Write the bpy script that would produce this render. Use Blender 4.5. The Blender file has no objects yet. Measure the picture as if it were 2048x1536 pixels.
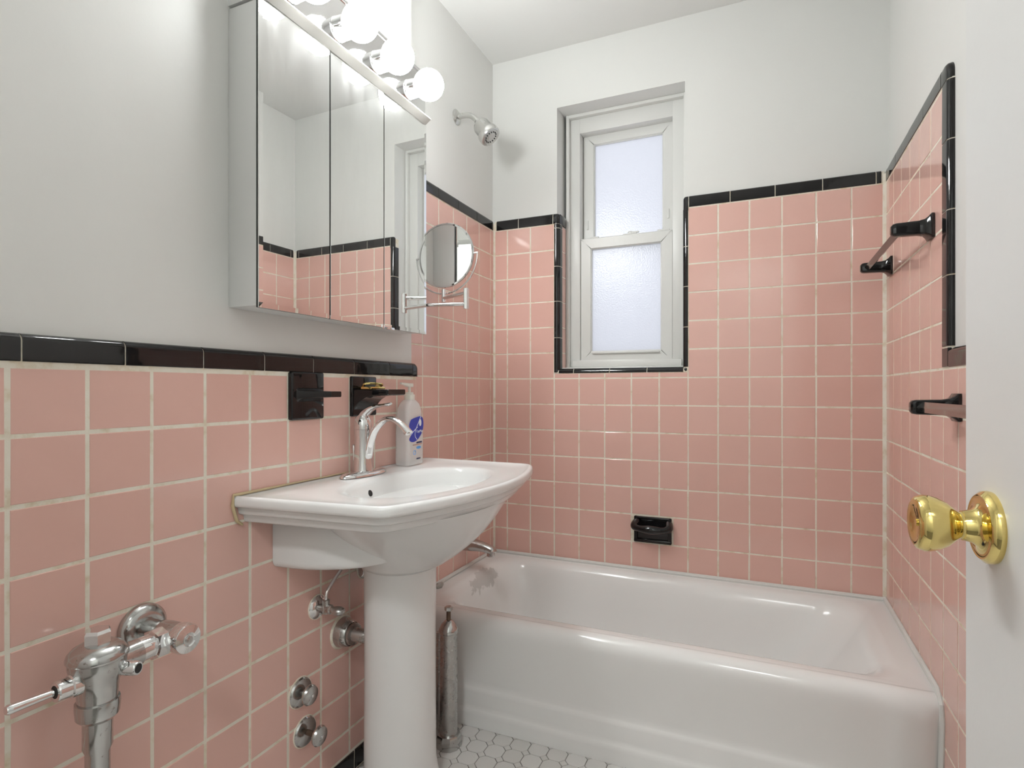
import bpy, bmesh, math, random
from mathutils import Vector, Matrix
random.seed(7)
scene = bpy.context.scene
COL = scene.collection
PI = math.pi

# ------------------------------------------------------------------ camera / world / exposure
H = 1.12                         # height of the datum joint line above the floor
cam_d = bpy.data.cameras.new('camera')
cam = bpy.data.objects.new('camera', cam_d); COL.objects.link(cam)
cam.location = (1.0894, -2.28, H - 0.0486)
cam.rotation_euler = (PI / 2, 0, 0.4141)
cam_d.sensor_width = 36.0
cam_d.lens = 36.0 * 1138.9 / 2048
cam_d.shift_y = 12.1 / 2048
cam_d.clip_start = 0.02
scene.camera = cam

world = bpy.data.worlds.new('daylight'); scene.world = world
world.use_nodes = True
bg = world.node_tree.nodes['Background']
bg.inputs[0].default_value = (0.90, 0.92, 0.98, 1)
bg.inputs[1].default_value = 1.05
scene.view_settings.view_transform = 'Standard'
scene.view_settings.look = 'None'
scene.view_settings.gamma = 1
scene.view_settings.use_curve_mapping = False
scene.view_settings.exposure = 0.06
BULB = 75.0
HALL_FILL = 72.0  # glow of the fill dome added out of view in the hall

# ------------------------------------------------------------------ dimensions (metres)
W = 1.4734      # face of the right wall tiles
SX = 0.0371     # face of the tiles on the sink wall
P = 0.109       # tile pitch
PS = 0.1122     # tile pitch along the sink wall
REC = 0.012     # plaster lies behind the tile faces
CEIL = H + 1.402
FRONT = -2.36   # inside face of the wall with the doorway
YC = -1.003     # centre line of the sink

# ------------------------------------------------------------------ materials
def new_mat(name):
    m = bpy.data.materials.new(name); m.use_nodes = True
    nt = m.node_tree
    return m, nt, nt.nodes['Principled BSDF']

def setp(p, **k):
    names = dict(col='Base Color', rough='Roughness', metal='Metallic', spec='Specular IOR Level', coat='Coat Weight',
                 coatr='Coat Roughness', trans='Transmission Weight', ior='IOR', alpha='Alpha', ec='Emission Color', es='Emission Strength')
    for a, v in k.items():
        if a in ('col', 'ec'): v = (v[0], v[1], v[2], 1)
        p.inputs[names[a]].default_value = v

def noise(nt, scale, detail=3, rough=0.5, coord='Object', vec_scale=None):
    tc = nt.nodes.new('ShaderNodeTexCoord')
    n = nt.nodes.new('ShaderNodeTexNoise')
    n.inputs['Scale'].default_value = scale; n.inputs['Detail'].default_value = detail; n.inputs['Roughness'].default_value = rough
    src = tc.outputs[coord]
    if vec_scale:
        mp = nt.nodes.new('ShaderNodeMapping'); mp.inputs['Scale'].default_value = vec_scale
        nt.links.new(src, mp.inputs['Vector']); src = mp.outputs['Vector']
    nt.links.new(src, n.inputs['Vector'])
    return n

def ramp(nt, fac, stops):
    r = nt.nodes.new('ShaderNodeValToRGB')
    while len(r.color_ramp.elements) < len(stops): r.color_ramp.elements.new(0.5)
    for e, (p, c) in zip(r.color_ramp.elements, stops):
        e.position = p; e.color = (c[0], c[1], c[2], 1) if not isinstance(c, (int, float)) else (c, c, c, 1)
    nt.links.new(fac, r.inputs[0])
    return r

def bump(nt, p, n, strength, dist=0.001):
    b = nt.nodes.new('ShaderNodeBump'); b.inputs['Strength'].default_value = strength; b.inputs['Distance'].default_value = dist
    nt.links.new(n.outputs[0], b.inputs['Height']); nt.links.new(b.outputs[0], p.inputs['Normal'])
    return b

def mat_simple(name, col, rough=0.5, metal=0.0, **k):
    m, nt, p = new_mat(name); setp(p, col=col, rough=rough, metal=metal, **k); return m

def mat_paint(name, col, rough=0.45):
    m, nt, p = new_mat(name); setp(p, col=col, rough=rough, spec=0.35)
    n = noise(nt, 9, 5, 0.6, 'Object')
    bump(nt, p, n, 0.25, 0.004)
    n2 = noise(nt, 1.2, 3)
    r = ramp(nt, n2.outputs[0], [(0.3, [c * 0.965 for c in col]), (0.7, col)])
    nt.links.new(r.outputs[0], p.inputs['Base Color'])
    return m

def mat_tile(name, ca, cb, rough):
    m, nt, p = new_mat(name); setp(p, rough=rough, spec=0.5)
    oi = nt.nodes.new('ShaderNodeObjectInfo')
    n = noise(nt, 14, 4, 0.55)
    ad = nt.nodes.new('ShaderNodeMath'); ad.operation = 'MULTIPLY_ADD'
    nt.links.new(oi.outputs['Random'], ad.inputs[0]); ad.inputs[1].default_value = 0.6
    mu = nt.nodes.new('ShaderNodeMath'); mu.operation = 'MULTIPLY'; mu.inputs[1].default_value = 0.5
    nt.links.new(n.outputs[0], mu.inputs[0]); nt.links.new(mu.outputs[0], ad.inputs[2])
    r = ramp(nt, ad.outputs[0], [(0.1, ca), (0.9, cb)])
    nt.links.new(r.outputs[0], p.inputs['Base Color'])
    n2 = noise(nt, 22, 2)
    bump(nt, p, n2, 0.12, 0.003)
    return m

def mat_metal(name, col, ra, rb, spots=None):
    m, nt, p = new_mat(name); setp(p, col=col, metal=1.0)
    n = noise(nt, 45, 5, 0.65)
    r = ramp(nt, n.outputs[0], [(0.35, ra), (0.75, rb)])
    nt.links.new(r.outputs[0], p.inputs['Roughness'])
    if spots:
        n2 = noise(nt, 110, 6, 0.7)
        r2 = ramp(nt, n2.outputs[0], [(spots[1], col), (spots[1] + 0.09, spots[0])])
        nt.links.new(r2.outputs[0], p.inputs['Base Color'])
    return m

M = {}
M['paint'] = mat_paint('white_wall_paint', (0.80, 0.80, 0.775))
M['ceiling'] = mat_paint('white_ceiling_paint', (0.80, 0.80, 0.78), 0.6)
M['door'] = mat_paint('white_door_paint', (0.80, 0.80, 0.79), 0.35)
M['pink'] = mat_tile('pink_glazed_tile', (0.775, 0.485, 0.415), (0.805, 0.515, 0.445), 0.10)
M['black'] = mat_tile('black_glazed_tile', (0.006, 0.006, 0.007), (0.011, 0.010, 0.010), 0.06)
m, nt, p = new_mat('cream_grout'); setp(p, rough=0.85)
n = noise(nt, 25, 5, 0.6)
r = ramp(nt, n.outputs[0], [(0.3, (0.70, 0.59, 0.42)), (0.48, (0.86, 0.80, 0.68)), (0.8, (0.90, 0.87, 0.78))])
nt.links.new(r.outputs[0], p.inputs['Base Color']); bump(nt, p, noise(nt, 300, 3), 0.3, 0.001)
M['grout'] = m
m, nt, p = new_mat('grey_floor_grout'); setp(p, rough=0.9)
r = ramp(nt, noise(nt, 30, 5).outputs[0], [(0.3, (0.10, 0.095, 0.085)), (0.7, (0.27, 0.255, 0.23))])
nt.links.new(r.outputs[0], p.inputs['Base Color']); M['floor_grout'] = m
m, nt, p = new_mat('white_floor_tile'); setp(p, rough=0.35)
oi = nt.nodes.new('ShaderNodeObjectInfo')
r = ramp(nt, oi.outputs['Random'], [(0.0, (0.70, 0.69, 0.66)), (1.0, (0.78, 0.77, 0.75))])
nt.links.new(r.outputs[0], p.inputs['Base Color']); M['floor_tile'] = m
M['porcelain'] = mat_simple('white_porcelain', (0.83, 0.83, 0.82), 0.15, spec=0.4)
# bathtub enamel with a worn patch where the coating has peeled
m, nt, p = new_mat('white_tub_enamel'); setp(p, rough=0.16)
tc = nt.nodes.new('ShaderNodeTexCoord')
mp = nt.nodes.new('ShaderNodeMapping'); mp.vector_type = 'POINT'
mp.inputs['Location'].default_value = (W/2 - 0.078, -0.34 + 0.255, -(H - 0.800))
sc = nt.nodes.new('ShaderNodeVectorMath'); sc.operation = 'MULTIPLY'; sc.inputs[1].default_value = (1.0, 0.33, 1.0)
nt.links.new(tc.outputs['Object'], mp.inputs['Vector']); nt.links.new(mp.outputs[0], sc.inputs[0])
ln = nt.nodes.new('ShaderNodeVectorMath'); ln.operation = 'LENGTH'; nt.links.new(sc.outputs[0], ln.inputs[0])
nz = noise(nt, 18, 4, 0.6)
ma = nt.nodes.new('ShaderNodeMath'); ma.operation = 'MULTIPLY_ADD'; ma.inputs[1].default_value = 0.09
nt.links.new(nz.outputs[0], ma.inputs[0]); nt.links.new(ln.outputs['Value'], ma.inputs[2])
rr_ = ramp(nt, ma.outputs[0], [(0.0, (0.64, 0.64, 0.62)), (0.078, (0.66, 0.66, 0.64)), (0.082, (0.86, 0.86, 0.845)), (1.0, (0.86, 0.86, 0.845))])
nt.links.new(rr_.outputs[0], p.inputs['Base Color']); M['enamel'] = m
M['caulk'] = mat_simple('white_caulk', (0.74, 0.74, 0.71), 0.5)
M['chrome'] = mat_metal('polished_chrome', (0.80, 0.80, 0.80), 0.03, 0.10)
M['old_chrome'] = mat_metal('worn_chrome', (0.53, 0.53, 0.52), 0.10, 0.28, ((0.22, 0.19, 0.16), 0.60))
M['dull_chrome'] = mat_metal('tarnished_pipe_metal', (0.50, 0.49, 0.475), 0.22, 0.42, ((0.16, 0.14, 0.12), 0.70))
M['nickel'] = mat_metal('brushed_nickel', (0.66, 0.66, 0.64), 0.20, 0.30)
M['brass'] = mat_metal('polished_brass', (0.80, 0.64, 0.25), 0.05, 0.12)
M['dark'] = mat_simple('dark_rubber_and_hole_shade', (0.012, 0.012, 0.012), 0.6)  # rubber parts; also painted as shade in door gaps and holes
M['rust'] = mat_simple('rusty_stem', (0.13, 0.085, 0.06), 0.6, 0.5)
# silvered mirror with a light film of dust streaks
m, nt, p = new_mat('silvered_mirror'); setp(p, col=(0.90, 0.91, 0.90), metal=1.0, rough=0.0)
g2 = nt.nodes.new('ShaderNodeBsdfPrincipled'); setp(g2, col=(0.85, 0.85, 0.84), metal=1.0, rough=0.42)
mx = nt.nodes.new('ShaderNodeMixShader')
ns = noise(nt, 6, 6, 0.7, 'Object', (4, 4, 0.8))
rs = ramp(nt, ns.outputs[0], [(0.35, 0.01), (0.75, 0.06)])
nt.links.new(rs.outputs[0], mx.inputs[0]); nt.links.new(p.outputs[0], mx.inputs[1]); nt.links.new(g2.outputs[0], mx.inputs[2])
nt.links.new(mx.outputs[0], nt.nodes['Material Output'].inputs[0]); M['mirror'] = m
M['cabinet'] = mat_simple('white_painted_metal', (0.78, 0.78, 0.765), 0.4)
M['lip'] = mat_simple('pale_grey_enamel', (0.45, 0.44, 0.41), 0.4)
m, nt, p = new_mat('lit_bulb_glass'); setp(p, col=(1, 1, 1), rough=0.3, ec=(0.968, 0.998, 0.995), es=BULB); M['bulb'] = m
m, nt, p = new_mat('added_hall_fill_glow'); setp(p, col=(1, 1, 1), rough=0.3, ec=(0.968, 0.998, 0.995), es=HALL_FILL); M['hall_fill'] = m  # glow of an added fill light, not a known lamp
M['vinyl'] = mat_simple('white_window_vinyl', (0.76, 0.76, 0.735), 0.35)
M['oldpaint'] = mat_paint('glossy_white_trim_paint', (0.80, 0.80, 0.77), 0.3)
# frosted pane
m, nt, p = new_mat('frosted_glass')
for nd in list(nt.nodes):
    if nd.type == 'BSDF_PRINCIPLED': nt.nodes.remove(nd)
tr = nt.nodes.new('ShaderNodeBsdfTranslucent'); tr.inputs[0].default_value = (0.93, 0.94, 0.97, 1)
gl = nt.nodes.new('ShaderNodeBsdfGlossy'); gl.inputs['Roughness'].default_value = 0.25
fm = nt.nodes.new('ShaderNodeMixShader'); fm.inputs[0].default_value = 0.06
nt.links.new(tr.outputs[0], fm.inputs[1]); nt.links.new(gl.outputs[0], fm.inputs[2])
nb = noise(nt, 160, 2); bb = nt.nodes.new('ShaderNodeBump'); bb.inputs['Strength'].default_value = 0.5; bb.inputs['Distance'].default_value = 0.002
nt.links.new(nb.outputs[0], bb.inputs['Height']); nt.links.new(bb.outputs[0], tr.inputs['Normal']); nt.links.new(bb.outputs[0], gl.inputs['Normal'])
nt.links.new(fm.outputs[0], nt.nodes['Material Output'].inputs[0]); M['frost'] = m
# milky clear plastic
m, nt, p = new_mat('clear_plastic'); setp(p, col=(0.93, 0.95, 0.94), rough=0.12)
tp = nt.nodes.new('ShaderNodeBsdfTransparent'); mx = nt.nodes.new('ShaderNodeMixShader'); mx.inputs[0].default_value = 0.45
nt.links.new(tp.outputs[0], mx.inputs[1]); nt.links.new(p.outputs[0], mx.inputs[2]); nt.links.new(mx.outputs[0], nt.nodes['Material Output'].inputs[0])
M['plastic'] = m
M['pump'] = mat_simple('white_pump_plastic', (0.82, 0.80, 0.72), 0.35)
M['blue'] = mat_simple('blue_label_ink', (0.03, 0.055, 0.42), 0.35)
M['white_ink'] = mat_simple('white_label_ink', (0.82, 0.84, 0.86), 0.4)
M['navy_ink'] = mat_simple('navy_label_ink', (0.02, 0.03, 0.09), 0.4)
M['sky_ink'] = mat_simple('sky_blue_label_ink', (0.12, 0.38, 0.78), 0.4)
M['rust_ink'] = mat_simple('brown_label_ink', (0.33, 0.13, 0.08), 0.4)

# ------------------------------------------------------------------ mesh helpers
OFF = {}     # world offset of each root

class MB:
    def __init__(self): self.v = []; self.f = []
    def add(self, vs, fs):
        o = len(self.v); self.v += [Vector(q) for q in vs]; self.f += [[i + o for i in f] for f in fs]; return self
    def box(self, a, b):
        x0, y0, z0 = a; x1, y1, z1 = b
        self.add([(x0,y0,z0),(x1,y0,z0),(x1,y1,z0),(x0,y1,z0),(x0,y0,z1),(x1,y0,z1),(x1,y1,z1),(x0,y1,z1)],
                 [(0,3,2,1),(4,5,6,7),(0,1,5,4),(1,2,6,5),(2,3,7,6),(3,0,4,7)]); return self
    def bbox(self, a, b, r=0.003, seg=2):
        bm = bmesh.new(); bmesh.ops.create_cube(bm, size=1)
        s = [b[i] - a[i] for i in range(3)]; c = [(a[i] + b[i]) / 2 for i in range(3)]
        for v in bm.verts: v.co = Vector((v.co.x * s[0] + c[0], v.co.y * s[1] + c[1], v.co.z * s[2] + c[2]))
        r = min(r, min(s) * 0.48)
        bmesh.ops.bevel(bm, geom=bm.edges[:], offset=r, segments=seg, affect='EDGES', profile=0.5)
        bm.verts.index_update()
        self.add([v.co.copy() for v in bm.verts], [[v.index for v in f.verts] for f in bm.faces]); bm.free(); return self
    def loft(self, rings, cap0=True, cap1=True, closed=True):
        n = len(rings[0]); vs = [q for r in rings for q in r]; fs = []
        for i in range(len(rings) - 1):
            for j in range(n if closed else n - 1):
                k = (j + 1) % n
                fs.append((i*n+j, i*n+k, (i+1)*n+k, (i+1)*n+j))
        if cap0: fs.append(tuple(reversed(range(n))))
        if cap1: fs.append(tuple((len(rings)-1)*n + j for j in range(n)))
        return self.add(vs, fs)
    def lathe(self, prof, org, axis=(0,0,1), n=28, cap0=True, cap1=True):
        ax = Vector(axis).normalized()
        t = Vector((0,0,1)) if abs(ax.z) < 0.9 else Vector((1,0,0))
        u = ax.cross(t).normalized(); w = ax.cross(u).normalized(); o = Vector(org)
        rings = [[o + ax * h + (u * math.cos(2*PI*i/n) - w * math.sin(2*PI*i/n)) * max(r, 1e-5) for i in range(n)] for r, h in prof]
        rings = [list(reversed(q)) for q in rings]
        return self.loft(rings, cap0, cap1)
    def sweep(self, pts, rads, n=14, up=(0,1,0)):
        """tube through pts; rads are (across 'up', in plane) pairs or numbers"""
        pts = [Vector(q) for q in pts]; rings = []; up = Vector(up).normalized()
        for i, q in enumerate(pts):
            d = (pts[min(i+1, len(pts)-1)] - pts[max(i-1, 0)]).normalized()
            a = (up - d * up.dot(d)).normalized(); b = d.cross(a).normalized()
            r = rads[i] if isinstance(rads, (list, tuple)) else rads
            ra, rb = r if isinstance(r, (list, tuple)) else (r, r)
            rings.append([q + a * (math.cos(2*PI*k/n) * ra) + b * (math.sin(2*PI*k/n) * rb) for k in range(n)])
        return self.loft(rings)
    def extrude(self, prof, fn, s0, s1):
        """closed profile [(a,b)] between parameters s0, s1 with fn(a,b,s)->point"""
        return self.loft([[fn(a, b, s0) for a, b in prof], [fn(a, b, s1) for a, b in prof]])
    def build(self, name, mat, parent=None, loc=None, ang=35, fix=True):
        off = Vector(loc) if loc is not None else (OFF[parent.name] if parent is not None else Vector((0,0,0)))
        me = bpy.data.meshes.new(name)
        me.from_pydata([tuple(q - off) for q in self.v], [], self.f)
        if fix:
            bm = bmesh.new(); bm.from_mesh(me)
            bmesh.ops.recalc_face_normals(bm, faces=bm.faces[:]); bm.to_mesh(me); bm.free()
        me.materials.append(M[mat] if isinstance(mat, str) else mat)
        if ang:
            me.polygons.foreach_set('use_smooth', [True] * len(me.polygons))
            me.set_sharp_from_angle(angle=math.radians(ang))
        me.update()
        o = bpy.data.objects.new(name, me); COL.objects.link(o)
        if parent is not None: o.parent = parent
        else: o.location = off
        OFF[o.name] = off
        return o

def spline(pts, m=8):
    """Catmull-Rom through tuples of any length"""
    out = []; n = len(pts)
    for i in range(n - 1):
        p0, p1, p2, p3 = pts[max(i-1,0)], pts[i], pts[i+1], pts[min(i+2,n-1)]
        for k in range(m):
            t = k / m
            out.append(tuple(0.5*((2*b)+(-a+c)*t+(2*a-5*b+4*c-d)*t*t+(-a+3*b-3*c+d)*t**3) for a,b,c,d in zip(p0,p1,p2,p3)))
    out.append(tuple(pts[-1])); return out

def root(name, loc, label, cat, group=None):
    o = bpy.data.objects.new(name, None); COL.objects.link(o); o.location = loc
    o.empty_display_size = 0.05
    o['label'] = label; o['category'] = cat
    if group: o['group'] = group
    OFF[o.name] = Vector(loc); return o

def tag(o, label, cat, group=None):
    o['label'] = label; o['category'] = cat
    if group: o['group'] = group
    return o

def struct(o, label, cat):
    o['kind'] = 'structure'; o['label'] = label; o['category'] = cat; return o

# ------------------------------------------------------------------ room shell
TW = 0.14
b = MB(); b.box((-0.3, FRONT - 1.4, -0.12), (W + 0.6, 0.3, -0.001))
floor = struct(b.build('floor', 'floor_grout', ang=0), 'bathroom floor of small white octagonal mosaic tiles', 'floor')
b = MB(); b.box((-0.3, FRONT - 1.4, CEIL), (W + 0.6, 0.3, CEIL + 0.12))
struct(b.build('ceiling', 'ceiling', ang=0), 'plain white painted ceiling above the tub', 'ceiling')
b = MB(); b.box((-0.3, FRONT - 0.10, 0), (SX - REC, -0.687, CEIL))
wall_left = struct(b.build('wall_left', 'paint', ang=0), 'white wall over pink tile wainscot behind the pedestal sink', 'wall')
b = MB(); b.box((-0.3, -0.687, 0), (-REC, 0.3, CEIL))
wall_alc = struct(b.build('wall_alcove', 'paint', ang=0), 'pink tiled end wall of the tub under the shower head', 'wall')
# back wall with the window opening
WX0, WX1, WZ0, WZ1 = 0.291, 0.815, H + 0.040, H + 1.150
b = MB()
b.box((-REC, REC, 0), (WX0, 0.30, CEIL)); b.box((WX1, REC, 0), (W + REC, 0.30, CEIL))
b.box((WX0, REC, WZ1), (WX1, 0.30, CEIL)); b.box((WX0, REC, 0), (WX1, 0.30, WZ0 - 0.012))
wall_back = struct(b.build('wall_back', 'paint', ang=0), 'pink tiled wall with the window behind the bathtub', 'wall')
b = MB(); b.box((W + REC, FRONT - 0.10, 0), (W + 0.3, 0.3, CEIL))
wall_right = struct(b.build('wall_right', 'paint', ang=0), 'pink tiled wall with two black towel bars beside the door', 'wall')
DX0, DX1 = 0.56, 1.335
b = MB()
b.box((SX - REC, FRONT - 0.10, 0), (DX0, FRONT, CEIL)); b.box((DX1, FRONT - 0.10, 0), (W + REC, FRONT, CEIL))
b.box((DX0, FRONT - 0.10, 2.05), (DX1, FRONT, CEIL))
struct(b.build('wall_front', 'paint', ang=0), 'white wall with the doorway facing the window', 'wall')
b = MB()
b.box((-0.3, FRONT - 1.4, 0), (-0.2, FRONT - 0.10, CEIL)); b.box((W + 0.5, FRONT - 1.4, 0), (W + 0.6, FRONT - 0.10, CEIL))
b.box((-0.2, FRONT - 1.4, 0), (W + 0.5, FRONT - 1.3, CEIL)); b.box((W + 0.3, FRONT - 0.2, 0), (W + 0.6, FRONT - 0.1, CEIL))
struct(b.build('wall_hall', 'paint', ang=0), 'plain white walls of the hallway outside the bathroom door', 'wall')
b = MB(); b.lathe([(0.15, 0), (0.15, -0.02), (0.14, -0.06), (0.09, -0.09), (0.0, -0.1)], (1.0, FRONT - 0.7, CEIL), n=32)
tag(b.build('added_hall_fill_lamp', 'hall_fill', loc=(1.0, FRONT - 0.7, CEIL)), 'added fill dome, unseen in the hallway, that evens out the bathroom light', 'lamp')  # unseen dome added to even out the light through the doorway

# ------------------------------------------------------------------ wall tiles
tile_cache = {}
def tile_mesh(w, h, axes, mat, proud=0.0075, bev=0.0014):
    key = (round(w, 4), round(h, 4), axes, mat)
    if key in tile_cache: return tile_cache[key]
    U, V, N = [Vector(q) for q in axes]
    lev = [(0.0, -proud), (0.0, -bev), (bev * 0.35, -bev * 0.35), (bev, 0.0)]
    vs = []; fs = []
    for ins, nn in lev:
        for su, sv in ((-1,-1),(1,-1),(1,1),(-1,1)):
            vs.append(tuple(U * su * (w/2 - ins) + V * sv * (h/2 - ins) + N * nn))
    for i in range(3):
        for j in range(4):
            k = (j + 1) % 4; fs.append((i*4+j, i*4+k, (i+1)*4+k, (i+1)*4+j))
    fs.append((12, 13, 14, 15))
    me = bpy.data.meshes.new('tile'); me.from_pydata(vs, [], fs); me.materials.append(M[mat])
    if U.cross(V).dot(N) < 0: me.flip_normals()
    me.polygons.foreach_set('use_smooth', [True] * len(me.polygons))
    me.polygons[len(fs)-1].use_smooth = True
    me.set_sharp_from_angle(angle=math.radians(20)); me.update()
    tile_cache[key] = me
    return me

def put_tile(parent, org, axes, u0, u1, v0, v1, mat='pink', gap=0.0046, name='tile', jit=0.0035):
    U, V, N = [Vector(q) for q in axes]
    w, h = (u1 - u0) - gap, (v1 - v0) - gap
    if w < 0.004 or h < 0.004: return
    o = bpy.data.objects.new(name, tile_mesh(w, h, axes, mat)); COL.objects.link(o)
    o.parent = parent
    o.location = Vector(org) + U * ((u0+u1)/2 + random.uniform(-.0004,.0004)) + V * ((v0+v1)/2 + random.uniform(-.0004,.0004)) + N * random.uniform(-.0006,.0002)
    j = jit
    o.rotation_euler = (U * random.uniform(-j, j) + V * random.uniform(-j, j) + N * random.uniform(-j*.6, j*.6))
    return o

def tile_field(parent, org, axes, us, vs, skip=None, gap=0.0046, clip=None):
    for i in range(len(us) - 1):
        for j in range(len(vs) - 1):
            u0, u1, v0, v1 = us[i], us[i+1], vs[j], vs[j+1]
            if skip:
                r = skip(u0, u1, v0, v1)
                if r is None: continue
                u0, u1, v0, v1 = r
            put_tile(parent, org, axes, u0, u1, v0, v1, gap=gap)

def grout_bed(parent, a, b_):
    MB().box(a, b_).build('grout_bed', 'grout', parent, ang=0)

AX_BACK = ((1,0,0), (0,0,1), (0,-1,0))
AX_LEFT = ((0,-1,0), (0,0,1), (1,0,0))
AX_RIGHT = ((0,-1,0), (0,0,1), (-1,0,0))
ROWS = [-10.27*P] + [k * P for k in range(-10, 7)]
ROWS_TUB = [-7.02*P] + [k * P for k in range(-6, 7)]
GR = 0.0009
# back wall
us = [0.004] + [0.0647 + k * P for k in range(13)] + [W - 0.006]
def skip_back(u0, u1, v0, v1):
    if u0 > 0.27 and u1 < 0.84:
        if v0 > 0.01: return None
        if v1 > 0.1: return (u0, u1, v0, 0.022)
    # recessed soap dish takes one and a third tiles
    if abs(v0 + 6*P) < 0.01 and 0.6 < (u0+u1)/2 < 0.72: return None
    if abs(v0 + 6*P) < 0.01 and 0.72 < (u0+u1)/2 < 0.8: return (0.770, u1, v0, v1)
    return (u0, u1, v0, v1)
tile_field(wall_back, (0, 0, H), AX_BACK, us, ROWS_TUB, skip_back)
grout_bed(wall_back, (0, GR, 0.30), (0.2827, 0.02, H + 0.66)); grout_bed(wall_back, (0.8277, GR, 0.30), (W, 0.02, H + 0.66))
grout_bed(wall_back, (0.2827, GR, 0.30), (0.8277, 0.02, H + 0.022))
# alcove left wall
us = [0.004] + [0.0341 + k * P for k in range(6)] + [0.684]
tile_field(wall_alc, (0, 0, H), AX_LEFT, us, ROWS_TUB)
grout_bed(wall_alc, (-0.02, -0.687, 0.30), (-GR, 0, H + 0.66))
# right wall
us = [0.008] + [0.1227 + k * P for k in range(6)]
tile_field(wall_right, (W, 0, H), AX_RIGHT, us, ROWS_TUB)
us2 = [0.6677 + k * P for k in range(0, 8)]
ROWS_LOW = [-(H - 0.10)] + [k * P for k in range(-9, 1)]
tile_field(wall_right, (W, 0, H), AX_RIGHT, us2, ROWS_LOW)
grout_bed(wall_right, (W + GR, -0.6677, 0.0), (W + 0.02, 0, H + 0.66))
grout_bed(wall_right, (W + GR, -1.45, 0.0), (W + 0.02, -0.6677, H + 0.003))
# sink wall
us = [0.674] + [0.7853 + k * PS for k in range(15)]
rows = [0.060 - H] + [-0.0112 - k * P for k in range(9, -1, -1)]
rows[0] = -1.058
def skip_sink(u0, u1, v0, v1):
    if v1 > -0.05 and (abs(u0 - 1.1219) < 0.01 or abs(u0 - 0.8975) < 0.01): return None
    return (u0, u1, v0, v1)
tile_field(wall_left, (SX, 0, H), AX_LEFT, us, rows, skip_sink, gap=0.0062)
grout_bed(wall_left, (SX - 0.02, -2.36, 0.0), (SX - GR, -0.676, H - 0.002))
# black base tiles along the sink wall
for k in range(6):
    y0 = 0.69 + k * 0.15
    put_tile(wall_left, (SX + 0.002, 0, 0), AX_LEFT, y0, y0 + 0.15, 0.002, H - 1.060, 'black', name='base_tile')

# ------------------------------------------------------------------ black cap tiles
def cap_profile(h=0.044, r=0.012, back=-0.013, front=0.0025):
    q = [(back, 0), (front - 0.0015, 0), (front, 0.0015), (front, h - r)]
    for k in range(1, 7):
        a = k / 6 * PI / 2
        q.append((front - r + r * math.cos(a), h - r + r * math.sin(a)))
    q.append((back, h)); return q

def cap_run(parent, org, axes, joints, v0, gap=0.003, h=0.044, name='cap_tile', prof=None, mat='black'):
    U, V, N = [Vector(q) for q in axes]; org = Vector(org)
    pr = prof or cap_profile(h)
    for a, c in zip(joints[:-1], joints[1:]):
        a2, c2 = a + gap/2, c - gap/2
        mid = org + U * ((a + c) / 2) + V * v0
        b = MB(); b.extrude(pr, lambda n, v, s: mid + N * n + V * v + U * s, a2 - (a+c)/2, c2 - (a+c)/2)
        o = b.build(name, mat, loc=mid, ang=32); o.parent = parent; o.location = mid
        j = 0.004; o.rotation_euler = (U * random.uniform(-j, j) + V * random.uniform(-j, j))

def cap_grout(parent, org, axes, u0, u1, v0, h=0.044):
    U, V, N = [Vector(q) for q in axes]; org = Vector(org)
    pr = [(n - 0.0018, v - 0.0012 if v > 0.02 else v - 0.002) for n, v in cap_profile(h)]
    b = MB(); b.extrude(pr, lambda n, v, s: org + N * n + V * (v0 + v) + U * s, u0, u1)
    b.build('cap_grout', 'grout', parent, ang=30)

TOP = H + 6 * P + 0.0015
cap_run(wall_alc, (0, 0, 0), AX_LEFT, [0.012, 0.025, 0.169, 0.326, 0.476, 0.633, 0.687], TOP); cap_grout(wall_alc, (0,0,0), AX_LEFT, 0.004, 0.687, TOP)
cap_run(wall_back, (0, 0, 0), AX_BACK, [0.012, 0.118, 0.277], TOP); cap_grout(wall_back, (0,0,0), AX_BACK, 0.004, 0.285, TOP)
cap_run(wall_back, (0, 0, 0), AX_BACK, [0.830, 0.979, 1.132, 1.284, 1.445, 1.4615], TOP); cap_grout(wall_back, (0,0,0), AX_BACK, 0.826, W - 0.004, TOP)
cap_run(wall_right, (W, 0, 0), AX_RIGHT, [0.012, 0.030, 0.165, 0.335, 0.498, 0.660], TOP); cap_grout(wall_right, (W,0,0), AX_RIGHT, 0.004, 0.668, TOP)
cap_run(wall_left, (SX, 0, 0), AX_LEFT, [0.700, 0.827, 0.992, 1.151, 1.307, 1.464, 1.621, 1.778, 1.935, 2.092, 2.25], H - 0.004); cap_grout(wall_left, (SX,0,0), AX_LEFT, 0.69, 2.3, H - 0.004)
cap_run(wall_right, (W, 0, 0), AX_RIGHT, [0.716, 0.87, 1.026, 1.182, 1.338], H + 0.003); cap_grout(wall_right, (W,0,0), AX_RIGHT, 0.69, 1.40, H + 0.003)

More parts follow.
